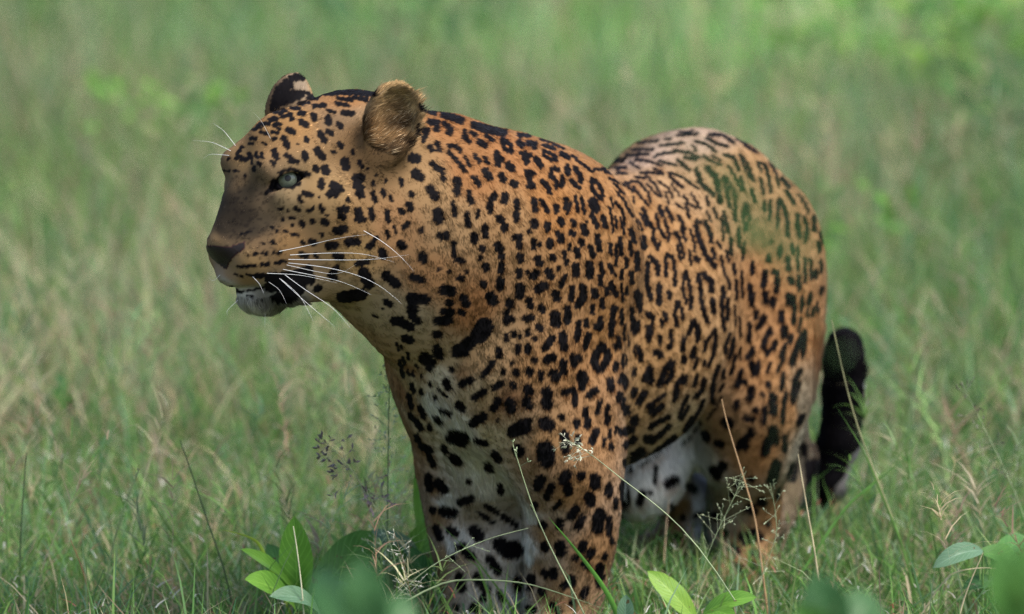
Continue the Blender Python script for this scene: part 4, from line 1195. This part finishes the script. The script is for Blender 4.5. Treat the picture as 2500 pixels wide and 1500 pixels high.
# ------------------------------------------------------------------ broad leaves
LM = {}
def leaf_material(key, c0, c1, tr=.4):
    if key in LM: return LM[key]
    m, nt, N, L, bs, tl = leaf_mat('leaf_' + key, tr, .45, spec=.35)
    uv = N.new('ShaderNodeAttribute'); uv.attribute_name = 'leaf_uv'
    sp = N.new('ShaderNodeSeparateXYZ'); L.new(uv.outputs['Vector'], sp.inputs[0])
    ab = N.new('ShaderNodeMath'); ab.operation = 'ABSOLUTE'; L.new(sp.outputs['Y'], ab.inputs[0])
    # side veins run obliquely from the midrib
    ad = N.new('ShaderNodeMath'); ad.operation = 'MULTIPLY_ADD'; L.new(ab.outputs[0], ad.inputs[0]); ad.inputs[1].default_value = -.32; L.new(sp.outputs['X'], ad.inputs[2])
    ml = N.new('ShaderNodeMath'); ml.operation = 'MULTIPLY'; L.new(ad.outputs[0], ml.inputs[0]); ml.inputs[1].default_value = 56
    sn = N.new('ShaderNodeMath'); sn.operation = 'SINE'; L.new(ml.outputs[0], sn.inputs[0])
    pw = N.new('ShaderNodeMath'); pw.operation = 'MULTIPLY_ADD'; L.new(sn.outputs[0], pw.inputs[0]); pw.inputs[1].default_value = 4; pw.inputs[2].default_value = -3.1; pw.use_clamp = True
    rb = N.new('ShaderNodeMath'); rb.operation = 'LESS_THAN'; L.new(ab.outputs[0], rb.inputs[0]); rb.inputs[1].default_value = .045
    vx = N.new('ShaderNodeMath'); vx.operation = 'MAXIMUM'; L.new(pw.outputs[0], vx.inputs[0]); L.new(rb.outputs[0], vx.inputs[1])
    tcn = N.new('ShaderNodeTexCoord'); no = N.new('ShaderNodeTexNoise'); no.inputs['Scale'].default_value = 26; no.inputs['Detail'].default_value = 5
    L.new(tcn.outputs['Object'], no.inputs['Vector'])
    cr = N.new('ShaderNodeValToRGB'); cr.color_ramp.elements[0].position = .35; cr.color_ramp.elements[1].position = .7
    cr.color_ramp.elements[0].color = (*c0, 1); cr.color_ramp.elements[1].color = (*c1, 1)
    L.new(no.outputs[0], cr.inputs[0])
    mx = N.new('ShaderNodeMix'); mx.data_type = 'RGBA'; L.new(vx.outputs[0], mx.inputs[0])
    L.new(cr.outputs[0], mx.inputs[6]); mx.inputs[7].default_value = (c1[0] * 1.35, c1[1] * 1.25, c1[2] * 1.4, 1)
    # small dead spots
    n3 = N.new('ShaderNodeTexNoise'); n3.inputs['Scale'].default_value = 75; L.new(tcn.outputs['Object'], n3.inputs['Vector'])
    gt = N.new('ShaderNodeMath'); gt.operation = 'GREATER_THAN'; L.new(n3.outputs[0], gt.inputs[0]); gt.inputs[1].default_value = .71
    m2 = N.new('ShaderNodeMix'); m2.data_type = 'RGBA'; L.new(gt.outputs[0], m2.inputs[0]); L.new(mx.outputs[2], m2.inputs[6]); m2.inputs[7].default_value = (.12, .09, .04, 1)
    L.new(m2.outputs[2], bs.inputs['Base Color']); L.new(m2.outputs[2], tl.inputs['Color'])
    b_ = N.new('ShaderNodeBump'); b_.inputs['Distance'].default_value = .0012; b_.inputs['Strength'].default_value = .6; b_.invert = True
    L.new(vx.outputs[0], b_.inputs['Height']); L.new(b_.outputs[0], bs.inputs['Normal'])
    LM[key] = m
    return m
BRIGHT = ('bright', (.11, .27, .035), (.17, .36, .05))
MID = ('mid', (.065, .18, .035), (.10, .25, .05))
DARK = ('dark', (.038, .115, .035), (.06, .16, .05))
BLUE = ('bluish', (.11, .22, .12), (.16, .28, .17))
YEL = ('yellow', (.16, .33, .03), (.23, .40, .05))

def leaf(parent, base, tip, width, nrm_hint=(0, -1, .3), mat=BRIGHT, bend=.12, fold=.25, wave=.03, origin=None, blunt=.55, twist=0., fine=True):
    base = np.asarray(base, float); tip = np.asarray(tip, float)
    a = tip - base; Ln = np.linalg.norm(a); a = a / Ln
    nh = np.asarray(nrm_hint, float); nn = nrm(nh - (nh @ a) * a); s = np.cross(a, nn)
    nu, nv = (14, 8) if fine else (6, 4)
    V = []; UVs = []
    ph = U(0, 6.28)
    for i in range(nu + 1):
        t = i / nu
        prof = (t ** blunt) * (1 - t ** 2.4) ** .8 * 1.35 if t < 1 else 0
        prof = max(prof, .012)
        c = base + a * Ln * t + nn * (bend * Ln * math.sin(math.pi * t * .9))
        th = twist * t
        s2 = s * math.cos(th) + nn * math.sin(th); n2 = nn * math.cos(th) - s * math.sin(th)
        for j in range(nv + 1):
            v = j / nv * 2 - 1
            w_ = width * .5 * prof * v
            zf = fold * abs(w_) + wave * width * math.sin(t * 9 + ph + 2 * v) * abs(v) * prof
            V.append(c + s2 * w_ + n2 * zf)
            UVs.append((t, v, 0))
    F = []
    for i in range(nu):
        for j in range(nv):
            k = i * (nv + 1) + j
            F.append((k, k + 1, k + nv + 2, k + nv + 1))
    o = np.array(parent.location) if parent is not None else np.zeros(3)
    me = mesh_py('leaf', np.array(V) - o, F)
    at = me.attributes.new('leaf_uv', 'FLOAT_VECTOR', 'POINT'); at.data.foreach_set('vector', np.array(UVs, np.float32).ravel())
    return link('leaf', me, parent, leaf_material(*mat))

def tube(pts, r0, r1, sides=5, smoothn=4, steps=18):
    pts = np.asarray(pts, float); n = len(pts)
    tt = np.linspace(0, n - 1, steps)
    c = np.stack([np.interp(tt, np.arange(n), pts[:, k]) for k in range(3)], 1)
    for _ in range(smoothn):
        c[1:-1] = c[1:-1] * .5 + (c[:-2] + c[2:]) * .25
    V = []; F = []
    for i, p in enumerate(c):
        d = nrm(c[min(i + 1, steps - 1)] - c[max(i - 1, 0)]); u = nrm(np.cross(d, (.3, .9, .1))); v = np.cross(d, u)
        r = r0 + (r1 - r0) * i / (steps - 1)
        for k in range(sides):
            a = 2 * math.pi * k / sides
            V.append(p + r * (u * math.cos(a) + v * math.sin(a)))
    for i in range(steps - 1):
        for k in range(sides):
            F.append((i * sides + k, i * sides + (k + 1) % sides, (i + 1) * sides + (k + 1) % sides, (i + 1) * sides + k))
    return V, F, c

SM = {}
def stem_mat(col):
    if col in SM: return SM[col]
    m, nt, N, L, bs = new_mat('stem')
    no = N.new('ShaderNodeTexNoise'); no.inputs['Scale'].default_value = 30
    tcn = N.new('ShaderNodeTexCoord'); L.new(tcn.outputs['Object'], no.inputs['Vector'])
    cr = N.new('ShaderNodeValToRGB')
    cr.color_ramp.elements[0].position = .35; cr.color_ramp.elements[1].position = .65
    cr.color_ramp.elements[0].color = (*[q * .75 for q in col], 1); cr.color_ramp.elements[1].color = (*[min(q * 1.25, .9) for q in col], 1)
    L.new(no.outputs[0], cr.inputs[0]); L.new(cr.outputs[0], bs.inputs['Base Color'])
    bs.inputs['Roughness'].default_value = .5
    SM[col] = m
    return m
GREEN, PALE, STRAW, BROWN, DKG = (.10, .19, .05), (.26, .32, .17), (.50, .42, .26), (.17, .11, .06), (.045, .085, .03)

def plant(name, label, cat, root, leaves, group=None, stems=True):
    """leaves: (base px, py, Y, tip px, py, Y, width px, material, options)"""
    o = empty(name, root); tag(o, label, cat, group)
    for lf in leaves:
        (bx, by, bY), (tx, ty, tY), w, mat = lf[:4]
        opt = lf[4] if len(lf) > 4 else {}
        b_ = P(bx, by, bY); t_ = P(tx, ty, tY)
        leaf(o, b_, t_, w * PXM, mat=mat, **opt)
        if stems:
            mid = (b_ + np.asarray(root)) / 2 + np.array([0, 0, .01])
            V, F, c = tube([np.asarray(root), mid, b_], .0022, .0013, steps=8)
            link('stalk', mesh_py('stalk', np.array(V) - np.asarray(root), F), o, stem_mat(GREEN))
    return o

def floor_at(px, Y):
    p = P(px, 1400, Y); p[2] = 0
    return p
F_ = dict
plant('broadleaf_plant', 'broad leaved plant with one upright bright leaf left of the forelegs', 'plant', floor_at(730, -.05), [
    ((728, 1470, -.06), (718, 1258, -.10), 108, BRIGHT, F_(fold=.5, bend=.05)),
    ((735, 1480, -.06), (580, 1345, -.15), 70, BRIGHT, F_(nrm_hint=(0, -.6, .8), bend=.10)),
    ((745, 1490, -.04), (905, 1300, .05), 130, MID, F_(fold=.15, nrm_hint=(.2, -1, .5))),
    ((725, 1500, -.10), (590, 1420, -.2), 110, BRIGHT, F_(nrm_hint=(0, -.7, .7))),
    ((760, 1500, -.08), (655, 1330, -.02), 90, MID, F_(nrm_hint=(-.3, -.8, .4))),
    ((790, 1520, -.15), (650, 1465, -.22), 90, BLUE, F_(nrm_hint=(0, -.6, .8), bend=.2)),
    ((760, 1520, -.1), (880, 1440, -.14), 120, BLUE, F_(nrm_hint=(0, -.7, .6)))])
plant('broadleaf_plant', 'broad leaved plant with pale curled leaf touching the right foreleg', 'plant', floor_at(1010, .10), [
    ((1040, 1420, .12), (900, 1300, .12), 95, BLUE, F_(nrm_hint=(-.1, -.5, 1), bend=.16)),
    ((990, 1440, .10), (1052, 1275, .16), 110, BRIGHT, F_(nrm_hint=(.1, -.8, .6), bend=.1)),
    ((1010, 1420, .12), (920, 1340, .05), 80, MID, F_(nrm_hint=(0, -.7, .7))),
    ((1050, 1440, .06), (1000, 1330, .02), 70, DARK, F_(nrm_hint=(0, -.9, .3))),
    ((1030, 1330, .22), (1022, 1130, .26), 46, BRIGHT, F_(fold=.5, bend=.04))])
plant('broadleaf_plant', 'low plant with one pointed yellow green leaf right of the left foreleg', 'plant', floor_at(1700, -.15), [
    ((1700, 1515, -.16), (1580, 1396, -.14), 78, YEL, F_(nrm_hint=(.3, -.8, .5), fold=.15, bend=.08))])
plant('broadleaf_plant', 'low plant with a flat leaf pointing right at the bottom edge', 'plant', floor_at(1735, -.3), [
    ((1715, 1500, -.28), (1850, 1462, -.3), 66, BRIGHT, F_(nrm_hint=(0, -.7, .8), bend=.14)),
    ((1720, 1510, -.3), (1800, 1520, -.4), 60, BRIGHT, F_(nrm_hint=(0, -.7, .8)))])
plant('broadleaf_plant', 'small plant with one upright pale leaf below the left foreleg', 'plant', floor_at(1522, -.3), [
    ((1525, 1535, -.3), (1528, 1452, -.3), 52, BLUE, F_(fold=.4, bend=.03))])
plant('broadleaf_plant', 'broad leaved plant with a silvery drooping leaf on the right', 'plant', floor_at(2400, -.1), [
    ((2400, 1345, -.12), (2275, 1392, -.16), 66, BLUE, F_(nrm_hint=(0, -.8, .6), bend=.22, fold=.4)),
    ((2390, 1350, -.10), (2500, 1400, -.05), 95, MID, F_(nrm_hint=(0, -.6, .8), bend=.12)),
    ((2420, 1380, -.10), (2530, 1340, .1), 90, MID, F_(nrm_hint=(0, -.6, .8), bend=.10)),
    ((2440, 1420, -.10), (2350, 1440, -.1), 60, DARK, F_(nrm_hint=(0, -.6, .8)))])

# out of focus weeds between the camera and the animal
plant('foreground_weed', 'blurred dark green weed at the bottom, left of the forelegs', 'weed', floor_at(905, -2.6), [
    ((905, 1560, -2.6), (880, 1360, -2.6), 110, DARK, F_(fold=.15)),
    ((910, 1590, -2.6), (1000, 1460, -2.55), 90, DARK, F_(nrm_hint=(.2, -1, .3))),
    ((895, 1590, -2.6), (780, 1400, -2.5), 95, DARK, F_(nrm_hint=(-.2, -1, .3)))])
plant('foreground_weed', 'blurred dark green weed at the bottom, below the tail', 'weed', floor_at(2030, -2.3), [
    ((2040, 1570, -2.3), (1985, 1400, -2.3), 120, DARK, F_(fold=.1)),
    ((2050, 1560, -2.3), (2130, 1455, -2.25), 110, DARK, F_(nrm_hint=(.1, -1, .5))),
    ((2030, 1580, -2.3), (1940, 1470, -2.35), 90, MID, F_(nrm_hint=(-.2, -1, .4)))])
plant('foreground_weed', 'blurred soft green weed at the right bottom corner', 'weed', floor_at(2480, -2.6), [
    ((2470, 1540, -2.6), (2440, 1330, -2.6), 90, MID, F_(fold=.1)),
    ((2490, 1540, -2.6), (2530, 1300, -2.6), 100, MID, F_(fold=.1))])
tuft = empty('tall_grass_tuft', floor_at(2010, -3.8))
tag(tuft, 'out of focus tall grass arching over the haunch and the tail tip', 'grass plant')
tr_ = np.array(tuft.location)
TB = [[(1985, 820), (1930, 620), (1790, 470), (1590, 345)], [(1986, 860), (1920, 650), (1800, 560), (1700, 520)], [(1984, 800), (1890, 580), (1770, 420), (1650, 330)],
      [(1985, 840), (1920, 630), (1850, 565), (1780, 560)], [(1986, 800), (1975, 640), (1930, 560), (1850, 500)], [(1986, 780), (1990, 650), (1970, 590), (1880, 570)],
      [(1985, 830), (1900, 610), (1810, 500), (1740, 460)], [(1985, 860), (1950, 650), (1870, 590), (1800, 600)], [(1985, 760), (1990, 600), (1950, 480), (1890, 380)],
      [(1985, 800), (1950, 580), (1850, 440), (1740, 360)], [(1995, 900), (2035, 895), (2060, 870), (2070, 835)], [(1986, 860), (1930, 640), (1860, 575), (1760, 590)], [(1985, 850), (1900, 630), (1830, 575), (1790, 540)],
      [(1985, 850), (1930, 640), (1850, 590), (1810, 610)]]
def strip(c, widths):
    V, F = [], []
    n = len(c)
    for i, p in enumerate(c):
        d = nrm(c[min(i + 1, n - 1)] - c[max(i - 1, 0)]); s_ = nrm(np.cross(d, (.25, 1, .3))); n_ = np.cross(s_, d)
        ww = widths[i]
        V += [p - s_ * ww + n_ * ww * .3, p, p + s_ * ww + n_ * ww * .3]
    for i in range(n - 1):
        for k in (0, 1): F.append((i * 3 + k, i * 3 + k + 1, i * 3 + k + 4, i * 3 + k + 3))
    return V, F
V, F, c = tube([tr_, P(1900, 1200, -3.8), P(1905, 1000, -3.8), P(1930, 840, -3.8), P(1985, 740, -3.8)], .0010, .0006, steps=14)
link('stalk', mesh_py('stalk', np.array(V) - tr_, F), tuft, stem_mat(DKG))
for q_, ln in enumerate(TB):
    p3 = np.array([P(x, y, -3.8 + .03 * i * math.sin(q_ * 2.1)) for i, (x, y) in enumerate(ln)])
    tt = np.linspace(0, len(p3) - 1, 20)
    c = np.stack([np.interp(tt, np.arange(len(p3)), p3[:, k]) for k in range(3)], 1)
    for _ in range(4): c[1:-1] = c[1:-1] * .5 + (c[:-2] + c[2:]) * .25
    t = np.arange(20) / 19
    V, F = strip(c, .0034 * np.clip((t - .28) / .3, .02, 1) * (1 - np.clip((t - .55) / .45, 0, 1) ** 2) + 3e-5)
    link('blade', mesh_py('blade', np.array(V) - tr_, F), tuft, stem_mat((.12, .24, .08)))
# weeds in the far meadow
def bush(name, label, px, py, Y, n, spread, leafw, mats, rise=.14):
    c = P(px, py, Y); root = c.copy(); root[2] = 0
    o = empty(name, root); tag(o, label, 'weed')
    for i in range(n):
        b_ = c + np.array([U(-.5, .5) * spread, U(-.5, .5) * spread, U(-.5, .5) * rise])
        b_[2] = max(b_[2], .02)
        t_ = b_ + nrm(np.array([U(-1, 1), U(-1, .3), U(-.2, 1)])) * leafw * U(1.2, 2.2)
        leaf(o, b_, t_, leafw * U(.7, 1.2), nrm_hint=(U(-.4, .4), -.5, 1), mat=mats[i % len(mats)], bend=U(.05, .2), fine=False)
        if i % 6 == 0:
            V, F, cc = tube([root, (root + b_) / 2 + np.array([0, 0, .02]), b_], .003, .0015, steps=8)
            link('stalk', mesh_py('stalk', np.array(V) - root, F), o, stem_mat(GREEN))
    return o
bush('leafy_weed', 'soft bright green weed in the far grass, upper left', 400, 285, 3.8, 40, .28, .026, (BRIGHT, BRIGHT, MID), .09)
bush('leafy_weed', 'yellow green leafy bush in the top right corner', 2450, 150, 4.6, 120, .36, .036, (YEL, BRIGHT, MID), .26)
bush('leafy_weed', 'mid green bush left of the yellow green bush, top right', 2150, 60, 4.8, 80, .46, .034, (MID, BRIGHT), .16)
bush('leafy_weed', 'dark green bush on the right edge under the yellow green bush', 2470, 250, 4.0, 70, .24, .034, (DARK, DARK, MID), .14)
bush('leafy_weed', 'bright green weed right of the haunch in the blurred grass', 2130, 560, 2.8, 24, .22, .026, (BRIGHT, MID), .16)
bush('leafy_weed', 'dark green low weed near the left edge behind the thin stalks', 120, 1050, 1.5, 18, .10, .036, (MID, DARK), .09)
bush('leafy_weed', 'small bluish green weed left of centre in the pale grass', 290, 960, 1.8, 8, .07, .028, (BLUE, MID), .07)
bush('leafy_weed', 'dark green weed at the top edge above the head', 960, 30, 4.8, 60, .40, .03, (DARK, MID), .12)

# ------------------------------------------------------------------ single stems and seed heads in the plane of focus
def spikelets(c, spec, rmax):
    """little husks on hair-thin branchlets along the upper part of a stem: one mesh"""
    V, F = [], []
    n, t0, blen, size, upb = spec
    for i in range(n):
        t = U(t0, 1.0)
        k = t * (len(c) - 1); i0 = min(int(k), len(c) - 2)
        p = c[i0] + (c[i0 + 1] - c[i0]) * (k - i0)
        ax = nrm(c[i0 + 1] - c[i0])
        d = nrm(ax * upb + nrm(rng.normal(size=3)) )
        Lb = blen * U(.35, 1.) * (1.15 - .6 * (t - t0) / (1 - t0 + 1e-6))
        e = p + d * Lb + np.array([0, 0, -.15 * Lb])
        u = nrm(np.cross(d, (.2, 1, .3))); v = np.cross(d, u)
        r = .00022
        o = len(V)
        V += [p + u * r, p - u * r * .5 + v * r, p - u * r * .5 - v * r, e + u * r, e - u * r * .5 + v * r, e - u * r * .5 - v * r]
        F += [(o, o + 1, o + 4, o + 3), (o + 1, o + 2, o + 5, o + 4), (o + 2, o, o + 3, o + 5)]
        for q in range(3 if blen > .02 else 2):
            ee = p + (e - p) * U(.55, 1.) ; dd = nrm(d + rng.normal(size=3) * .5)
            s = size * U(.7, 1.2); o = len(V); w_ = s * .2
            V += [ee, ee + dd * s * .5 + u * w_, ee + dd * s * .5 - u * w_ * .6 + v * w_, ee + dd * s * .5 - u * w_ * .6 - v * w_, ee + dd * s]
            F += [(o, o + 1, o + 2), (o, o + 2, o + 3), (o, o + 3, o + 1), (o + 4, o + 2, o + 1), (o + 4, o + 3, o + 2), (o + 4, o + 1, o + 3)]
    return V, F
def stem(name, label, pts, Y, w, col, seed=None, seedcol=None, cat='grass', flat=False, Y2=None):
    n = len(pts)
    Y2 = Y if Y2 is None else Y2
    p3 = np.array([P(x, y, Y + (Y2 - Y) * i / (n - 1)) for i, (x, y) in enumerate(pts)])
    root = p3[0].copy()
    if root[2] > .0:                       # carry the stem on down into the turf
        d = nrm(p3[0] - p3[1]); d = nrm(d + np.array([0, 0, -.6]))
        if d[2] > -.2: d = nrm(d + np.array([0, 0, -1.]))
        foot = root + d * (root[2] / -d[2]); p3 = np.concatenate([[foot], p3])
        root = foot
    root = root.copy()
    r = w * PXM * .5
    if flat:
        tt = np.linspace(0, len(p3) - 1, 20)
        c = np.stack([np.interp(tt, np.arange(len(p3)), p3[:, k]) for k in range(3)], 1)
        for _ in range(3): c[1:-1] = c[1:-1] * .5 + (c[:-2] + c[2:]) * .25
        V, F = [], []
        for i, p in enumerate(c):
            d = nrm(c[min(i + 1, 19)] - c[max(i - 1, 0)]); s = nrm(np.cross(d, (.1, 1, .2))); q = np.cross(s, d)
            ww = r * min(1, .55 + i * .1) * (1 - (i / 19) ** 2.2) + 1e-5
            V += [p - s * ww + q * ww * .35, p, p + s * ww + q * ww * .35]
        for i in range(19):
            for k in (0, 1): F.append((i * 3 + k, i * 3 + k + 1, i * 3 + k + 4, i * 3 + k + 3))
    else:
        V, F, c = tube(p3, r, r * .45)
    o = link(name, mesh_py(name, np.array(V) - root, F), None, stem_mat(col))
    o.location = root
    tag(o, label, cat, kind='thing')
    if seed:
        V, F = spikelets(c, seed, r)
        tag(link('seed_head', mesh_py('seed_head', np.array(V) - root, F, False), o, stem_mat(seedcol or col)), kind='stuff')
    return o
stem('seed_grass', 'tall green seeding grass stem standing just left of the chest', [(948, 1460), (945, 1300), (949, 1000), (954, 790)], -.05, 5.0, (.08, .13, .045), (130, .34, .050, .0058, .7), (.33, .40, .24))
stem('seed_grass', 'dark seeded grass panicle left of the forelegs', [(985, 1480), (960, 1330), (905, 1210), (840, 1120), (800, 1085)], -.12, 2.6, PALE, (34, .55, .05, .009, .5), (.09, .07, .075))
stem('seed_grass', 'pale seeding grass stem crossing the left foreleg', [(1430, 1500), (1385, 1420), (1310, 1270), (1278, 1170), (1252, 1086)], -.22, 4.2, PALE, (5, .6, .045, .006, 1.0), PALE)
stem('seed_grass', 'fine seeding stem across the elbow, husks before the shoulder', [(1715, 1330), (1600, 1230), (1510, 1165), (1440, 1105), (1385, 1075)], -.3, 3.4, PALE, (26, .78, .035, .0065, .6), (.36, .36, .26))
stem('wild_grass', 'broad bright green grass blade slanting over the left foreleg', [(1500, 1480), (1465, 1420), (1400, 1335), (1338, 1262)], -.25, 14, (.09, .24, .03), flat=True)
stem('seed_grass', 'thin grass stem leaning across the right foreleg with branchlets', [(1010, 1405), (1110, 1350), (1200, 1312), (1290, 1290)], -.25, 3.0, PALE, (10, .25, .03, .003, .9), PALE)
stem('wild_grass', 'long pale grass blade lying level across both forelegs', [(1060, 1420), (1150, 1415), (1280, 1420), (1400, 1460), (1490, 1492)], -.28, 5, PALE, flat=True)
stem('dry_straw', 'upright pale straw before the hind leg, below the tail', [(2000, 1430), (1990, 1350), (1968, 1230), (1948, 1108)], -.1, 5.5, STRAW)
stem('dry_straw', 'tan straw slanting over the left hind leg', [(1850, 1300), (1838, 1240), (1810, 1150), (1770, 1020), (1762, 975)], -.05, 6, (.36, .22, .11))
stem('seed_grass', 'fluffy seeding grass in front of the left hind leg', [(1700, 1440), (1735, 1330), (1790, 1220), (1822, 1150)], -.12, 2.6, PALE, (34, .45, .05, .0045, .6), (.30, .34, .20))
stem('seed_grass', 'seeding grass tuft with pale husks under the hind leg', [(1840, 1480), (1860, 1400), (1905, 1300), (1880, 1180)], -.1, 2.6, PALE, (28, .45, .045, .0045, .6), (.32, .36, .22))
stem('wild_grass', 'dark green grass stalk with brown tip on the left', [(560, 1440), (545, 1380), (505, 1270), (470, 1160), (440, 1076)], .0, 6, DKG)
stem('seed_grass', 'pale green foxtail spike left of the dark stalk', [(262, 1400), (280, 1310), (310, 1220), (340, 1146)], .0, 6, (.22, .30, .12), (60, .55, .006, .004, 1.2), (.30, .36, .18))
stem('wild_grass', 'thin dark green stalk near the left edge, straight', [(48, 1400), (50, 1330), (56, 1210), (65, 1105)], .05, 6, DKG)
stem('wild_grass', 'thin green stalk right at the left edge', [(20, 1400), (17, 1300), (12, 1200), (10, 1110)], .05, 5, GREEN)
stem('wild_grass', 'brownish stalk leaning left among the pale grass', [(320, 1230), (285, 1150), (240, 1090), (195, 1010)], .5, 5, (.16, .15, .08))
stem('dry_straw', 'pale straw in front of the upright bright leaf', [(742, 1498), (735, 1420), (725, 1340), (716, 1285)], -.2, 5, (.52, .50, .34))
stem('wild_grass', 'red brown stalk at the lower left', [(232, 1500), (215, 1440), (195, 1370), (172, 1318)], -.1, 4, (.26, .10, .05))
stem('wild_grass', 'green grass blade crossing left of the dark stalk', [(465, 1360), (440, 1330), (385, 1250), (335, 1170)], .05, 7, (.13, .24, .05), flat=True)
stem('wild_grass', 'green grass blade rising between the hind leg and right weeds', [(2060, 1240), (2110, 1200), (2160, 1160), (2210, 1118)], .1, 8, (.09, .22, .04), flat=True)
stem('dry_straw', 'tan stem bending in front of the tail', [(2190, 1290), (2150, 1190), (2090, 1040), (2055, 900), (2030, 780)], .1, 5, (.27, .26, .13))
stem('wild_grass', 'green blade leaning right under the tail', [(2200, 1320), (2160, 1230), (2110, 1100), (2040, 990)], .05, 7, (.12, .24, .05), flat=True)
stem('wild_grass', 'brown green stem slanting up to the right edge', [(2310, 1180), (2370, 1125), (2430, 1080), (2510, 1025)], .4, 5, (.14, .14, .07))
stem('dry_straw', 'bent pale straw over the silvery leaf on the right', [(2300, 1420), (2330, 1395), (2400, 1385), (2440, 1390)], -.15, 4, STRAW)
stem('dry_straw', 'straight pale straw leaning at the right bottom', [(2345, 1490), (2365, 1430), (2400, 1350)], -.2, 5, STRAW)
stem('seed_grass', 'fine seeding grass stem at the far right', [(2500, 1250), (2450, 1140), (2390, 1020), (2350, 940)], .15, 3, PALE, (30, .3, .05, .006, .6), (.12, .12, .08))
stem('seed_grass', 'tiny white flowering stem below the right foreleg, left side', [(1010, 1500), (1000, 1440), (985, 1370), (962, 1300)], -.25, 2.6, BROWN, (22, .4, .04, .0035, .7), (.40, .40, .33))
stem('wild_grass', 'bright yellow green blade tip left of the upright leaf', [(640, 1340), (625, 1320), (590, 1305), (535, 1292)], -.1, 9, (.24, .34, .03), flat=True)
